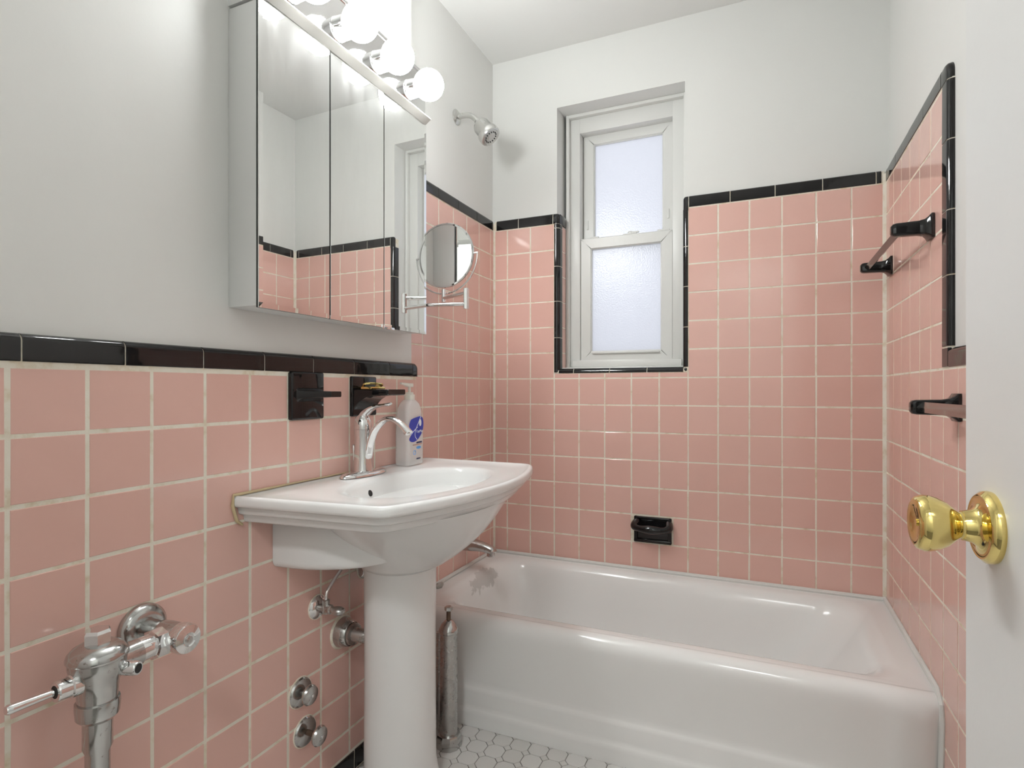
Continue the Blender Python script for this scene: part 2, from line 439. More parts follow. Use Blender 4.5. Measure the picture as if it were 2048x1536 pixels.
def corner_cap(parent, org, axes, u_in, u_out, v0, h=0.044, r=0.012, name='corner_cap_tile', R=0.012):
    """end piece whose free end (u_out) is rounded over as well as its top"""
    U, V, N = [Vector(q) for q in axes]; org = Vector(org)
    sg = 1 if u_out > u_in else -1
    rings = []
    n = 7
    front = 0.0025; back = -0.013
    # footprint outline (u, v) with a rounded outer top corner, pillowed outwards
    def outline(ins):
        o = [(u_in, 0.0), (u_out - sg * ins, 0.0)]
        rr = max(R, 0.004)
        for k in range(n + 1):
            a = k / n * PI / 2
            o.append((u_out - sg * rr + sg * (rr - ins) * math.cos(a), h - rr + (rr - ins) * math.sin(a)))
        o.append((u_in, h - ins)); return o
    for ins, nn in ((0.0, back), (0.0, front - r), (r*0.13, front - r*0.5), (r*0.5, front - r*0.13), (r, front)):
        rings.append([org + U * a + V * (v0 + c) + N * nn for a, c in outline(ins)])
    o = MB().loft(rings).build(name, 'black', parent, ang=40)
    return o
corner_cap(wall_left, (SX, 0, 0), AX_LEFT, 0.6985, 0.6645, H - 0.004, R=0.02)
corner_cap(wall_right, (W, 0, 0), AX_RIGHT, 0.662, 0.711, TOP, R=0.03)
# vertical black trim ending the tiled alcove on the right wall
AXV_RIGHT = ((0,0,1), (0,-1,0), (-1,0,0))
cap_run(wall_right, (W, 0, 0), AXV_RIGHT, [H + 0.050, H + 0.212, H + 0.359, H + 0.518, TOP - 0.001], 0.6685, name='edge_tile')
cap_grout(wall_right, (W,0,0), AXV_RIGHT, H + 0.003, TOP + 0.001, 0.6685)
put_tile(wall_right, (W - 0.003, 0, 0), AX_RIGHT, 0.6685, 0.716, H + 0.003, H + 0.049, 'black', name='corner_tile', gap=0.003)

# trim round the window opening: bullnose turned into the reveal
def reveal_profile(face, r=0.020, depth=0.034, thick=0.008):
    """(n outward of wall, v towards the opening) closed outline of a bullnose lying on face and reveal"""
    q = [(-0.010, 0.0), (0.0015, 0.0), (0.0025, 0.0012), (0.0025, face)]
    for k in range(1, 9):
        a = k / 8 * PI / 2
        q.append((0.0025 - r + r * math.cos(a), face + r * math.sin(a)))
    q += [(-depth, face + r), (-depth, face + r - thick), (-0.010, face + r - thick)]
    return q
# left jamb (opening lies to +x)
AXV_L = ((0,0,1), (1,0,0), (0,-1,0)); AXV_R = ((0,0,1), (-1,0,0), (0,-1,0)); AXH_S = ((1,0,0), (0,0,1), (0,-1,0))
pl = reveal_profile(0.006, 0.018, 0.036)
cap_run(wall_back, (0.283, 0, 0), AXV_L, [H + 0.024, H + 0.173, H + 0.327, H + 0.475, H + 0.637, H + 0.655], 0.0, prof=pl, name='jamb_tile')
gp = [(n - 0.0016, max(v - 0.0016, -0.001)) for n, v in pl]
b = MB(); b.extrude(gp, lambda n, v, s: Vector((0.283 + v, -n, s)), H + 0.022, H + 0.690); b.build('jamb_grout', 'grout', wall_back, ang=30)
corner_cap(wall_back, (0, 0, 0), AX_BACK, 0.2785, 0.3075, TOP, R=0.016)
MB().bbox((0.298, 0.011, TOP), (0.3075, 0.090, TOP + 0.042), 0.004).build('cap_tile', 'black', wall_back)
# pink reveal tiles behind the left jamb trim
AX_REV = ((0,1,0), (0,0,1), (1,0,0))
for k in range(0, 7):
    z0 = H + 0.04 + (0.0 if k == 0 else (k - 0.35) * P); z1 = H + 0.04 + (k + 0.65) * P
    z1 = min(z1, TOP - 0.002)
    if z1 - z0 > 0.02: put_tile(wall_back, (0.3035, 0, 0), AX_REV, 0.037, 0.094, z0, z1, name='reveal_tile')
MB().box((0.291, 0.0125, H + 0.038), (0.3012, 0.094, TOP)).build('grout_bed', 'grout', wall_back, ang=0)
pr_ = reveal_profile(0.006, 0.014, 0.036)
cap_run(wall_back, (0.8277, 0, 0), AXV_R, [H + 0.040, H + 0.195, H + 0.351, H + 0.505, H + 0.650], 0.0, prof=pr_, name='jamb_tile')
b = MB(); b.extrude([(n - 0.0016, max(v - 0.0016, -0.001)) for n, v in pr_], lambda n, v, s: Vector((0.8277 - v, -n, s)), H + 0.022, H + 0.690); b.build('jamb_grout', 'grout', wall_back, ang=30)
corner_cap(wall_back, (0, 0, 0), AX_BACK, 0.8285, 0.809, TOP - 0.012, h=0.056, R=0.012)
ps_ = reveal_profile(0.004, 0.016, 0.036)
cap_run(wall_back, (0, 0, H + 0.022), AXH_S, [0.302, 0.368, 0.520, 0.671, 0.811], 0.0, prof=ps_, name='sill_tile')
b = MB(); b.extrude([(n - 0.0016, max(v - 0.0016, -0.001)) for n, v in ps_], lambda n, v, s: Vector((s, -n, H + 0.022 + v)), 0.290, 0.818); b.build('sill_grout', 'grout', wall_back, ang=30)
MB().bbox((0.2835, -0.0015, H + 0.0235), (0.3005, 0.02, H + 0.041), 0.004).build('corner_tile', 'black', wall_back)
MB().bbox((0.8125, -0.0015, H + 0.0235), (0.8265, 0.02, H + 0.0385), 0.004).build('corner_tile', 'black', wall_back)
# caulk in the inner corners of the alcove
for (x, y, w) in ((0.0, 0.0, 1), (W, 0.0, -1)):
    b = MB(); wd = 0.006 if w > 0 else 0.010
    b.loft([[(x - w*0.004, y + 0.004, z), (x + w*wd, y + 0.001, z), (x + w*wd*.45, y - wd*.45, z), (x - w*0.001, y - wd, z)] for z in (H - 0.755, TOP + 0.03)])
    b.build('corner_caulk', 'grout', wall_back if w > 0 else wall_right, ang=60)

# ------------------------------------------------------------------ floor mosaic
PO = 0.0585; RO = PO / 2 - 0.0011
def octo(cx, cy):
    c = RO * math.tan(PI / 8) * 1.25
    return [(cx+RO,cy-c),(cx+RO,cy+c),(cx+c,cy+RO),(cx-c,cy+RO),(cx-RO,cy+c),(cx-RO,cy-c),(cx-c,cy-RO),(cx+c,cy-RO)]
def dot(cx, cy):
    r = PO / 2 - RO * math.tan(PI / 8) * 1.25 - 0.0012
    r = (PO/2 - RO*math.tan(PI/8)*1.25) - 0.0020
    return [(cx+r,cy),(cx,cy+r),(cx-r,cy),(cx,cy-r)]
def plate(poly, z0, z1, ins=0.0009):
    n = len(poly); cx = sum(q[0] for q in poly)/n; cy = sum(q[1] for q in poly)/n
    k = 1 - ins / RO
    rings = [[(x, y, z0) for x, y in poly], [(x, y, z1 - ins) for x, y in poly], [(cx+(x-cx)*k, cy+(y-cy)*k, z1) for x, y in poly]]
    return rings
mo = MB().loft(plate(octo(0, 0), -0.004, 0.001), cap0=False).build('floor_tile', 'floor_tile', floor, ang=30); md = MB().loft(plate(dot(0, 0), -0.004, 0.001), cap0=False).build('floor_dot', 'floor_tile', floor, ang=30)
first = {'floor_tile': mo, 'floor_dot': md}; used = {}
def put_floor(kind, x, y):
    o = first[kind] if kind not in used else first[kind].copy()
    if kind in used: COL.objects.link(o)
    used[kind] = 1; o.parent = floor; o.location = (x, y, random.uniform(-.0003, .0003)); o.rotation_euler = (random.uniform(-.004,.004), random.uniform(-.004,.004), random.uniform(-.01,.01))
rest = MB()
for i in range(-4, 20):
    for j in range(-1, 27):
        x, y = 0.304 + PO * i, -0.696 - PO * j
        if x > W - 0.035: continue
        near = x < 1.0 and y > -1.15
        if j >= 0:
            if near: put_floor('floor_tile', x, y)
            else: rest.loft(plate(octo(x, y), -0.004, 0.001), cap0=False)
        if near: put_floor('floor_dot', x + PO/2, y - PO/2)
        else: rest.loft(plate(dot(x + PO/2, y - PO/2), -0.004, 0.001), cap0=False)
o = rest.build('floor_tile_field', 'floor_tile', floor, ang=30); o['kind'] = 'stuff'

# ------------------------------------------------------------------ window
win = bpy.data.objects.new('window_1', None); COL.objects.link(win); win.location = (0.553, 0.15, H + 0.04); OFF['window_1'] = Vector(win.location)
struct(win, 'narrow white double-hung window with frosted panes above the bathtub', 'window')
FY = 0.118
def frame_ring(name, mat, x0, x1, z0, z1, wl, wr, wb, wt, y0, y1, parent, bev=0.0025):
    b = MB()
    b.bbox((x0, y0, z0), (x0 + wl, y1, z1), bev); b.bbox((x1 - wr, y0, z0), (x1, y1, z1), bev)
    b.bbox((x0 + wl - .001, y0, z0), (x1 - wr + .001, y1, z0 + wb), bev); b.bbox((x0 + wl - .001, y0, z1 - wt), (x1 - wr + .001, y1, z1), bev)
    return b.build(name, mat, parent, ang=40)
def mitred(name, mat, x0, x1, z0, z1, wl, wr, wb, wt, y0, y1, parent, b_=0.004):
    """four mitred rails, each a mesh of its own under one sash"""
    O = [(x0,z0),(x1,z0),(x1,z1),(x0,z1)]; I = [(x0+wl,z0+wb),(x1-wr,z0+wb),(x1-wr,z1-wt),(x0+wl,z1-wt)]
    g = 0.0005
    sash = None
    names = ['bottom_rail', 'stile', 'top_rail', 'stile']
    out = []
    for k in range(4):
        j = (k + 1) % 4
        q = [O[k], O[j], I[j], I[k]]
        cx = sum(a for a, _ in q)/4; cz = sum(c for _, c in q)/4
        def sh(pt, s): return (cx + (pt[0]-cx)*s, cz + (pt[1]-cz)*s)
        q = [sh(t, 1 - g/ max(abs(x1-x0),.1)) for t in q]
        qi = []
        for t in q:
            dx = (b_*0.6) * (1 if t[0] < cx else -1); dz = (b_*0.6) * (1 if t[1] < cz else -1)
            qi.append((t[0] + (dx if k in (1,3) else 0), t[1] + (dz if k in (0,2) else 0)))
        rings = [[(a, y1, c) for a, c in q], [(a, y0 + b_*0.6, c) for a, c in q], [(a, y0, c) for a, c in qi]]
        out.append((names[k], rings))
    return out
# painted wooden stop moulding, then vinyl frame
frame_ring('stop_moulding', 'oldpaint', WX0 + 0.012, WX1 - 0.002, WZ0 + 0.004, WZ1, 0.014, 0.014, 0.006, 0.014, 0.095, 0.125, win)
frame_ring('outer_frame', 'vinyl', 0.308, WX1 - 0.004, H + 0.052, H + 1.145, 0.052, 0.058, 0.030, 0.073, FY, 0.23, win)
# thin painted liners of the reveal: sill board
MB().bbox((0.300, 0.030, H + 0.024), (0.812, 0.125, H + 0.046), 0.004).build('sill_board', 'oldpaint', win)
MB().bbox((0.330, FY - 0.012, H + 0.050), (0.790, FY + 0.004, H + 0.078), 0.003).build('sill_nosing', 'vinyl', win)
def sash(name, x0, x1, z0, z1, wl, wr, wb, wt, y0, y1, pane_y):
    rails = mitred(name, 'vinyl', x0, x1, z0, z1, wl, wr, wb, wt, y0, y1, win)
    s = MB().box((x0 + .002, y1 - 0.004, z0 + .002), (x0 + wl - .003, y1 - .001, z1 - .002)).box((x1 - wr + .003, y1 - 0.004, z0 + .002), (x1 - .002, y1 - .001, z1 - .002)).build(name, 'vinyl', win, ang=0)
    for nm, rings in rails: MB().loft(rings).build(nm, 'vinyl', s, ang=30)
    MB().box((x0 + wl - 0.006, pane_y, z0 + wb - 0.006), (x1 - wr + 0.006, pane_y + 0.004, z1 - wt + 0.006)).build('pane', 'frost', s, ang=0)
    # glazing bead round the pane
    frame_ring('glazing_bead', 'vinyl', x0 + wl - 0.004, x1 - wr + 0.004, z0 + wb - 0.004, z1 - wt + 0.004, 0.007, 0.007, 0.007, 0.007, y0 + 0.006, pane_y, s, 0.0015)
    return s
lower = sash('lower_sash', 0.361, 0.752, H + 0.072, H + 0.612, 0.046, 0.046, 0.046, 0.046, 0.126, 0.156, 0.144)
upper = sash('upper_sash', 0.362, 0.751, H + 0.560, H + 1.085, 0.048, 0.044, 0.040, 0.052, 0.164, 0.194, 0.182)
MB().bbox((0.415, 0.116, H + 0.108), (0.700, 0.128, H + 0.116), 0.002).build('lift_rail', 'vinyl', lower)
b = MB(); b.bbox((0.545, 0.128, H + 0.611), (0.605, 0.160, H + 0.616), 0.002); b.lathe([(0.012, 0), (0.012, 0.008), (0.009, 0.011)], (0.575, 0.146, H + 0.616), n=16)
b.bbox((0.572, 0.136, H + 0.618), (0.612, 0.146, H + 0.625), 0.002); b.build('sash_lock', 'vinyl', lower)
MB().bbox((0.405, 0.128, H + 0.611), (0.440, 0.150, H + 0.618), 0.002).build('tilt_latch', 'vinyl', lower)
MB().bbox((0.690, 0.128, H + 0.611), (0.740, 0.150, H + 0.618), 0.002).build('tilt_latch', 'vinyl', lower)
MB().bbox((0.377, 0.160, H + 0.66), (0.385, 0.166, H + 0.70), 0.0015).build('vent_stop', 'vinyl', upper)
MB().bbox((0.726, 0.160, H + 0.67), (0.734, 0.166, H + 0.71), 0.0015).build('vent_stop', 'vinyl', upper)

# ------------------------------------------------------------------ bathtub
def rrect(x0, x1, y0, y1, r, n=8, z=0.0):
    out = []
    for cx, cy, a0 in ((x1-r, y0+r, -PI/2), (x1-r, y1-r, 0), (x0+r, y1-r, PI/2), (x0+r, y0+r, PI)):
        for k in range(n + 1):
            a = a0 + k / n * PI / 2
            out.append((cx + r*math.cos(a), cy + r*math.sin(a), z))
    # add midpoints along the sides for smoother lofts
    return out
tub = root('bathtub', (W/2, -0.34, 0), 'white enamel alcove bathtub with a smooth stepped apron under the window', 'bathtub')
RZ = H - 0.764
TX0, TX1, TY0 = 0.001, W - 0.001, -0.640
rings = [rrect(TX0, TX1, TY0, -0.001, 0.004, z=RZ - 0.03), rrect(TX0, TX1, TY0, -0.001, 0.004, z=RZ + 0.006),
         rrect(TX0 + .012, TX1 - .012, TY0, -0.013, 0.010, z=RZ + 0.002),
         rrect(0.050, W - 0.060, -0.618, -0.040, 0.07, z=RZ), rrect(0.066, W - 0.078, -0.600, -0.054, 0.10, z=RZ - 0.006),
         rrect(0.078, W - 0.095, -0.586, -0.066, 0.12, z=RZ - 0.022), rrect(0.088, W - 0.115, -0.575, -0.076, 0.13, z=RZ - 0.05),
         rrect(0.105, W - 0.17, -0.562, -0.090, 0.14, z=RZ - 0.13), rrect(0.125, W - 0.24, -0.545, -0.105, 0.14, z=RZ - 0.22),
         rrect(0.150, W - 0.31, -0.520, -0.130, 0.13, z=RZ - 0.275), rrect(0.20, W - 0.37, -0.47, -0.18, 0.10, z=RZ - 0.298), rrect(0.28, W - 0.5, -0.40, -0.25, 0.06, z=RZ - 0.303)]
rings = [[(x, y, min(z, RZ) if y < TY0 + 0.03 and z > RZ - 0.001 else z) for x, y, z in q] for q in rings]
MB().loft(rings, cap0=False).build('basin', 'enamel', tub, ang=70)
prof = [(-0.600, -0.800), (-0.639, -0.764), (-0.648, -0.7645), (-0.658, -0.767), (-0.667, -0.772), (-0.674, -0.780), (-0.6785, -0.790), (-0.680, -0.803), (-0.679, -0.82), (-0.674, -0.87), (-0.668, -0.93), (-0.664, -0.975), (-0.6635, -0.990), (-0.6655, -0.996), (-0.6685, -1.002), (-0.6695, -1.010), (-0.6690, -1.050), (-0.6695, -1.058), (-0.672, -1.064), (-0.6745, -1.070), (-0.675, -1.080), (-0.674, -1.1185), (-0.600, -1.1185)]
xs = [0.001, 0.03, 0.10] + [0.2 + 0.1*k for k in range(12)] + [1.345, 1.36, 1.375, 1.39, 1.41, 1.43, 1.45, 1.464, W - 0.0015]
def apr(x):
    t = min(max((x - 1.35) / 0.045, 0), 1); t = t*t*(3-2*t)
    e = 0.010 * max(0.0, (x - 1.45) / 0.022)
    return -0.005 * t + e
rr2 = []
for x in xs:
    rr2.append([(x, y + (apr(x) if -1.0 > z or -0.79 > z > -1.0 else 0.3*apr(x)) , z + H) for y, z in prof])
MB().loft(rr2).build('apron', 'enamel', tub, ang=50)
# caulk where the rim meets the walls
def bead(pts, r=0.007, up=(0,0,1)): 
    return MB().sweep(pts, r, n=8, up=up)
bead([(0.003, -0.635, RZ + 0.008), (0.003, -0.005, RZ + 0.008)], 0.008).build('caulk_bead', 'caulk', tub)
bead([(0.003, -0.009, RZ + 0.007), (W - 0.003, -0.009, RZ + 0.007)], 0.008).build('caulk_bead', 'caulk', tub)
bead([(W - 0.003, -0.005, RZ + 0.008), (W - 0.003, -0.640, RZ + 0.006), (W - 0.003, -0.672, RZ - 0.016), (W - 0.003, -0.679, RZ - 0.05), (W - 0.003, -0.67, 0.16), (W - 0.003, -0.675, 0.003)], 0.008, (1,0,0)).build('caulk_bead', 'caulk', tub)
MB().sweep([(0.012, -0.470, RZ + 0.004), (0.018, -0.500, RZ + 0.006), (0.016, -0.515, RZ + 0.004)], [0.008, 0.013, 0.006], n=8, up=(0,0,1)).build('caulk_lump', 'lip', tub)

# tub spout on the alcove wall
t = root('tub_spout', (0.001, -0.277, H - 0.668), 'tarnished chrome tub spout low on the pink end wall', 'faucet')
b = MB(); c = spline([(0.001, -0.277, H - 0.660, 0.030, 0.027), (0.030, -0.277, H - 0.661, 0.029, 0.026), (0.075, -0.277, H - 0.664, 0.024, 0.020), (0.112, -0.277, H - 0.671, 0.021, 0.017), (0.128, -0.277, H - 0.678, 0.020, 0.015), (0.134, -0.277, H - 0.684, 0.014, 0.010)], 5)
b.sweep([q[:3] for q in c], [q[3:] for q in c], n=18); b.build('spout_body', 'old_chrome', t)
MB().lathe([(0.013, 0), (0.016, -0.006), (0.016, -0.024), (0.013, -0.027)], (0.119, -0.277, H - 0.672), n=18).build('outlet', 'old_chrome', t)

# shower head
t = root('shower_head', (-REC, -0.318, H + 1.024), 'brushed nickel shower head on a bent arm high on the end wall', 'shower head')
b = MB(); b.lathe([(0.030, 0.0), (0.030, 0.003), (0.024, 0.008), (0.013, 0.012)], (-REC, -0.318, H + 1.024), (1,0,0)); b.build('escutcheon', 'nickel', t)
b = MB()
c = spline([(-REC + .004, -0.318, H + 1.024), (0.025, -0.318, H + 1.024), (0.050, -0.318, H + 1.018), (0.070, -0.318, H + 1.003), (0.086, -0.318, H + 0.985)], 6)
b.sweep(c, 0.0105, n=16); b.build('shower_arm', 'nickel', t)
ax = Vector((0.060, 0.0, -0.075)).normalized(); o0 = Vector((0.082, -0.318, H + 0.990))
MB().lathe([(0.014, 0.0), (0.016, 0.004), (0.0165, 0.018), (0.014, 0.022)], o0, ax, n=8).build('swivel_nut', 'nickel', t, ang=20)
hd = MB().lathe([(0.012, 0.012), (0.030, 0.018), (0.034, 0.028), (0.035, 0.058), (0.041, 0.066), (0.0425, 0.072), (0.0425, 0.086), (0.040, 0.091), (0.033, 0.0915), (0.032, 0.090)], o0, ax, n=36).build('head_shell', 'nickel', t)
fc = MB().lathe([(0.032, 0.086), (0.032, 0.0912), (0.014, 0.0915), (0.013, 0.0925), (0.0, 0.0925)], o0, ax, n=32).build('spray_face', 'nickel', hd)
u_ = ax.cross(Vector((0,1,0))).normalized(); w_ = Vector((0,1,0))
b = MB()
for k in range(14):
    a = 2*PI*k/14; b.lathe([(0.0026, 0.090), (0.0026, 0.0928), (0.0010, 0.093)], o0 + u_*0.023*math.cos(a) + w_*0.023*math.sin(a), ax, n=8)
b.build('spray_nozzles', 'dark', hd)

# recessed black soap dish
t = root('soap_dish', (0.693, -0.001, H - 0.599), 'black ceramic soap dish with a grab bar set in the pink wall above the tub', 'soap dish')
b = MB(); x0, x1, z0, z1 = 0.621, 0.767, H - 0.651, H - 0.549
b.bbox((x0, -0.010, z0), (x0 + 0.014, 0.004, z1), 0.004); b.bbox((x1 - 0.014, -0.010, z0), (x1, 0.004, z1), 0.004)
b.bbox((x0, -0.012, z0), (x1, 0.004, z0 + 0.014), 0.004); b.bbox((x0, -0.010, z1 - 0.010), (x1, 0.004, z1), 0.004); b.build('dish_rim', 'black', t)
MB().box((x0 + 0.006, -0.0005, z0 + 0.006), (x1 - 0.006, 0.003, z1 - 0.006)).build('dish_back', 'black', t, ang=0)
c = spline([(x0 + 0.012, -0.006, z1 - 0.024, 0.017), (x0 + 0.008, -0.032, z1 - 0.034, 0.016), (x0 + 0.026, -0.048, z1 - 0.039, 0.0125), (0.694, -0.053, z1 - 0.040, 0.017), (x1 - 0.026, -0.048, z1 - 0.039, 0.0125), (x1 - 0.008, -0.032, z1 - 0.034, 0.016), (x1 - 0.012, -0.006, z1 - 0.024, 0.017)], 6)
MB().sweep([q[:3] for q in c], [q[3] for q in c], n=14, up=(0,0,1)).build('grab_bar', 'black', t)

# towel bars on the right wall
def towel_bar(label, posts, z, length):
    y0, y1 = posts
    t = root('towel_bar', (W - 0.001, y0, z), label, 'towel bar', 'black ceramic towel bars on the right wall')
    for y in posts:
        def sec(x, hy, hz, r):
            return [(x, y + a, z + c) for a, c, _ in rrect(-hy, hy, -hz, hz, r, 4)]
        rings = [sec(W - 0.001, 0.027, 0.030, 0.004), sec(W - 0.006, 0.027, 0.030, 0.005), sec(W - 0.011, 0.022, 0.024, 0.006), sec(W - 0.018, 0.0165, 0.019, 0.006), sec(W - 0.030, 0.0145, 0.017, 0.006), sec(W - 0.076, 0.0135, 0.016, 0.006), sec(W - 0.083, 0.012, 0.0145, 0.006), sec(W - 0.087, 0.008, 0.010, 0.005)]
        MB().loft(rings).build('post', 'black', t, ang=30)
    r = 0.0115; x = W - 0.066
    q = [(x - r, z), (x, z + r), (x + r, z), (x, z - r)]
    b = MB(); b.loft([[(a, y1 - 0.008, c) for a, c in q], [(a, y0 + 0.008, c) for a, c in q]]); b.build('bar', M['bar'], t, ang=10)
    return t
m, nt, p = new_mat('black_glossy_bar'); setp(p, col=(0.02, 0.017, 0.016), rough=0.12, coat=0.6, coatr=0.05); M['bar'] = m
towel_bar('black ceramic towel bar high on the tiled wall above the tub', (-0.575, -0.088), H + 0.354, 0.5)
towel_bar('black ceramic towel bar partly hidden behind the white door', (-1.38, -0.780), H - 0.086, 0.6)

# ------------------------------------------------------------------ toothbrush / tumbler holders on the sink wall
t = root('toothbrush_holder', (SX, -1.176, H - 0.066), 'black ceramic holder with a bare prong left of the faucet', 'holder')
b = MB(); b.bbox((SX - 0.006, -1.2335, H - 0.1225), (SX + 0.012, -1.1225, H - 0.0035), 0.005, 3); b.build('back_plate', 'black', t)
def sec(x, y0, y1, z0, z1, r): return [(x, a, c) for a, c, _ in rrect(y0, y1, z0, z1, r, 4)]
zc = H - 0.060
b = MB(); b.loft([sec(SX + 0.008, -1.222, -1.134, zc - 0.022, zc + 0.020, 0.006), sec(SX + 0.016, -1.218, -1.138, zc - 0.013, zc + 0.013, 0.006), sec(SX + 0.028, -1.213, -1.142, zc - 0.010, zc + 0.011, 0.004), sec(SX + 0.060, -1.200, -1.146, zc - 0.007, zc + 0.009, 0.003), sec(SX + 0.092, -1.188, -1.152, zc - 0.006, zc + 0.008, 0.003)])
b.build('prong', 'black', t)
t = root('tumbler_holder', (SX, -0.953, H - 0.066), 'black ceramic bracket shelf behind the faucet holding a brass piece', 'holder')
b = MB(); b.bbox((SX - 0.006, -1.0085, H - 0.1225), (SX + 0.008, -0.8985, H - 0.010), 0.004, 3); b.build('back_plate', 'black', t)
zt = H - 0.047
rings = []
for x, d, w in ((0.004, 0.062, 0.050), (0.012, 0.050, 0.049), (0.022, 0.038, 0.048), (0.034, 0.028, 0.047), (0.048, 0.021, 0.046), (0.064, 0.0175, 0.045), (0.112, 0.0165, 0.043), (0.118, 0.0140, 0.040)):
    rings.append(sec(SX + x, -0.953 - w, -0.953 + w, zt - d, zt, 0.003))
MB().loft(rings).build('shelf', 'black', t)
t = root('brass_clip', (0.085, -0.965, zt), 'small brass clip lying on the black bracket shelf', 'clip')
b = MB(); b.bbox((0.066, -1.000, zt + 0.0005), (0.104, -0.935, zt + 0.008), 0.003); b.build('clip_base', 'brass', t)
b = MB(); b.sweep(spline([(0.070, -0.995, zt + 0.009), (0.085, -1.004, zt + 0.016), (0.098, -0.985, zt + 0.017), (0.098, -0.945, zt + 0.015), (0.088, -0.935, zt + 0.011), (0.072, -0.940, zt + 0.009)], 5), 0.003, n=8, up=(0,0,1)); b.build('clip_wire', 'brass', t)

# ------------------------------------------------------------------ medicine cabinet and vanity light
CX = 0.115; CY0, CY1 = -1.394, -0.742; CZ0, CZ1 = H + 0.127, H + 0.781
PX = SX - REC
t = root('medicine_cabinet', (PX, -1.068, CZ0), 'white medicine cabinet with three frameless mirror doors above the sink', 'cabinet')
b = MB(); b.bbox((PX, CY0 + 0.001, CZ0 + 0.004), (CX - 0.008, CY1 - 0.001, CZ1), 0.0015); b.build('cabinet_body', 'cabinet', t)
MB().box((CX - 0.0085, CY0 + 0.01, CZ0 + 0.01), (CX - 0.0075, CY1 - 0.01, CZ1)).build('door_gap_shade', 'dark', t, ang=0)  # black sheet painted as the shade between the mirror doors
ys = [CY0, -1.178, -0.960, CY1]
TILT = math.tan(math.radians(0.9))
def mirror_door(y0, y1, bl, br, name='mirror_door'):
    bev = 0.011; dp = 0.0004
    a0, a1, c0, c1 = y0 + (0.001 if bl else 0.004), y1 - (0.001 if br else 0.004), CZ0, CZ1 + 0.004
    def X(x, a): return x + (a - y0) * TILT
    d = MB(); d.loft([[(X(x, a), a, c) for a, c in ((a0,c0),(a1,c0),(a1,c1),(a0,c1))] for x in (CX - 0.0075, CX - 0.003)])
    d = d.build(name, 'dark', t, ang=0)
    i0, i1 = a0 + (bev if bl else 0.0004), a1 - (bev if br else 0.0004)
    g = MB()
    rings = [[(X(CX - 0.003, a), a, c) for a, c in ((a0,c0),(a1,c0),(a1,c1),(a0,c1))], [(X(CX - dp, a), a, c) for a, c in ((a0,c0),(a1,c0),(a1,c1),(a0,c1))],
             [(X(CX, a), a, c) for a, c in ((i0,c0+bev),(i1,c0+bev),(i1,c1-bev*.3),(i0,c1-bev*.3))]]
    g.loft(rings).build('mirror_glass', 'mirror', d, ang=0)
    return d
for k in range(3): mirror_door(ys[k], ys[k+1], k == 0, k == 2)
b = MB(); b.bbox((CX + 0.001, -0.972, CZ0 - 0.004), (CX + 0.006, -0.962, CZ0 + 0.008), 0.001); b.bbox((CX + 0.001, -0.952, CZ0 - 0.004), (CX + 0.006, -0.915, CZ0 + 0.003), 0.001); b.build('door_catch', 'chrome', t)

LZ0, LZ1 = CZ1 + 0.006, H + 0.945
t = root('vanity_light', (PX, -1.068, LZ0), 'chrome strip light with four lit globe bulbs on top of the mirror cabinet', 'light fixture')
b = MB(); b.box((PX, CY0, LZ0), (0.111, CY1 - 0.003, LZ1)); b.build('housing', 'cabinet', t, ang=0)
MB().box((0.111, CY0 + 0.002, LZ0 + 0.014), (0.1165, CY1 - 0.005, LZ1 - 0.006)).build('chrome_plate', M['chrome_plate'] if 'chrome_plate' in M else 'chrome', t, ang=0)
MB().extrude([(0.111, 0.0), (0.117, 0.0), (0.137, 0.014), (0.137, 0.0165), (0.111, 0.0165)], lambda a, c, s_: (a, s_, LZ0 + c), CY0, CY1 - 0.003).build('lower_lip', 'lip', t, ang=0)
MB().bbox((0.111, CY0, LZ1 - 0.010), (0.120, CY1 - 0.003, LZ1), 0.0015).build('upper_lip', 'chrome', t)
BZ = H + 0.856
for k in range(4):
    y = -0.8335 - 0.157 * k
    s = MB().lathe([(0.0290, 0.0), (0.0295, 0.0015), (0.0285, 0.003), (0.0280, 0.0315), (0.025, 0.034)], (0.1165, y, BZ), (1,0,0), n=32).build('socket', 'chrome', t)
    pr2 = [(0.013, -0.050), (0.014, -0.044)] + [(0.0445 * math.sin(a), -0.0445 * math.cos(a)) for a in [0.36 + (PI - 0.36) * i / 18 for i in range(18)]] + [(0.0, 0.0445)]
    MB().lathe(pr2, (0.184, y, BZ), (1,0,0), n=36).build('globe_bulb', 'bulb', s, ang=60)

# ------------------------------------------------------------------ round shaving mirror on a folding arm
t = root('shaving_mirror', (0.085, CY1, H + 0.22), 'round chrome shaving mirror on a folding arm beside the cabinet', 'mirror')
dc = Vector((0.118, -0.630, H + 0.400)); dn = Vector((0.05, -1, 0.0)).normalized(); R_ = 0.108
rim = MB().lathe([(R_ - 0.006, -0.0045), (R_ - 0.001, -0.004), (R_ + 0.001, 0.0), (R_ - 0.001, 0.004), (R_ - 0.006, 0.0045)], dc, dn, n=56, cap0=False, cap1=False)
rim = rim.build('mirror_rim', 'chrome', t)
MB().lathe([(R_ - 0.003, -0.0035), (R_ - 0.003, 0.0035)], dc, dn, n=56).build('mirror_glass', M['shave'] if 'shave' in M else 'mirror', rim, ang=30)
ux = Vector((1, 0.05, 0)).normalized()
c = []
for k in range(25):
    a = PI + PI * k / 24
    c.append(dc + ux * math.cos(a) * (R_ + 0.012) + Vector((0,0,1)) * math.sin(a) * (R_ + 0.012) * 1.06)
MB().sweep(c, 0.0028, n=8, up=dn).build('yoke', 'chrome', t)
for s_ in (-1, 1): MB().lathe([(0.003, 0), (0.003, 0.016)], dc + ux * s_ * (R_ - 0.002), ux * s_, n=10).build('pivot', 'chrome', t)
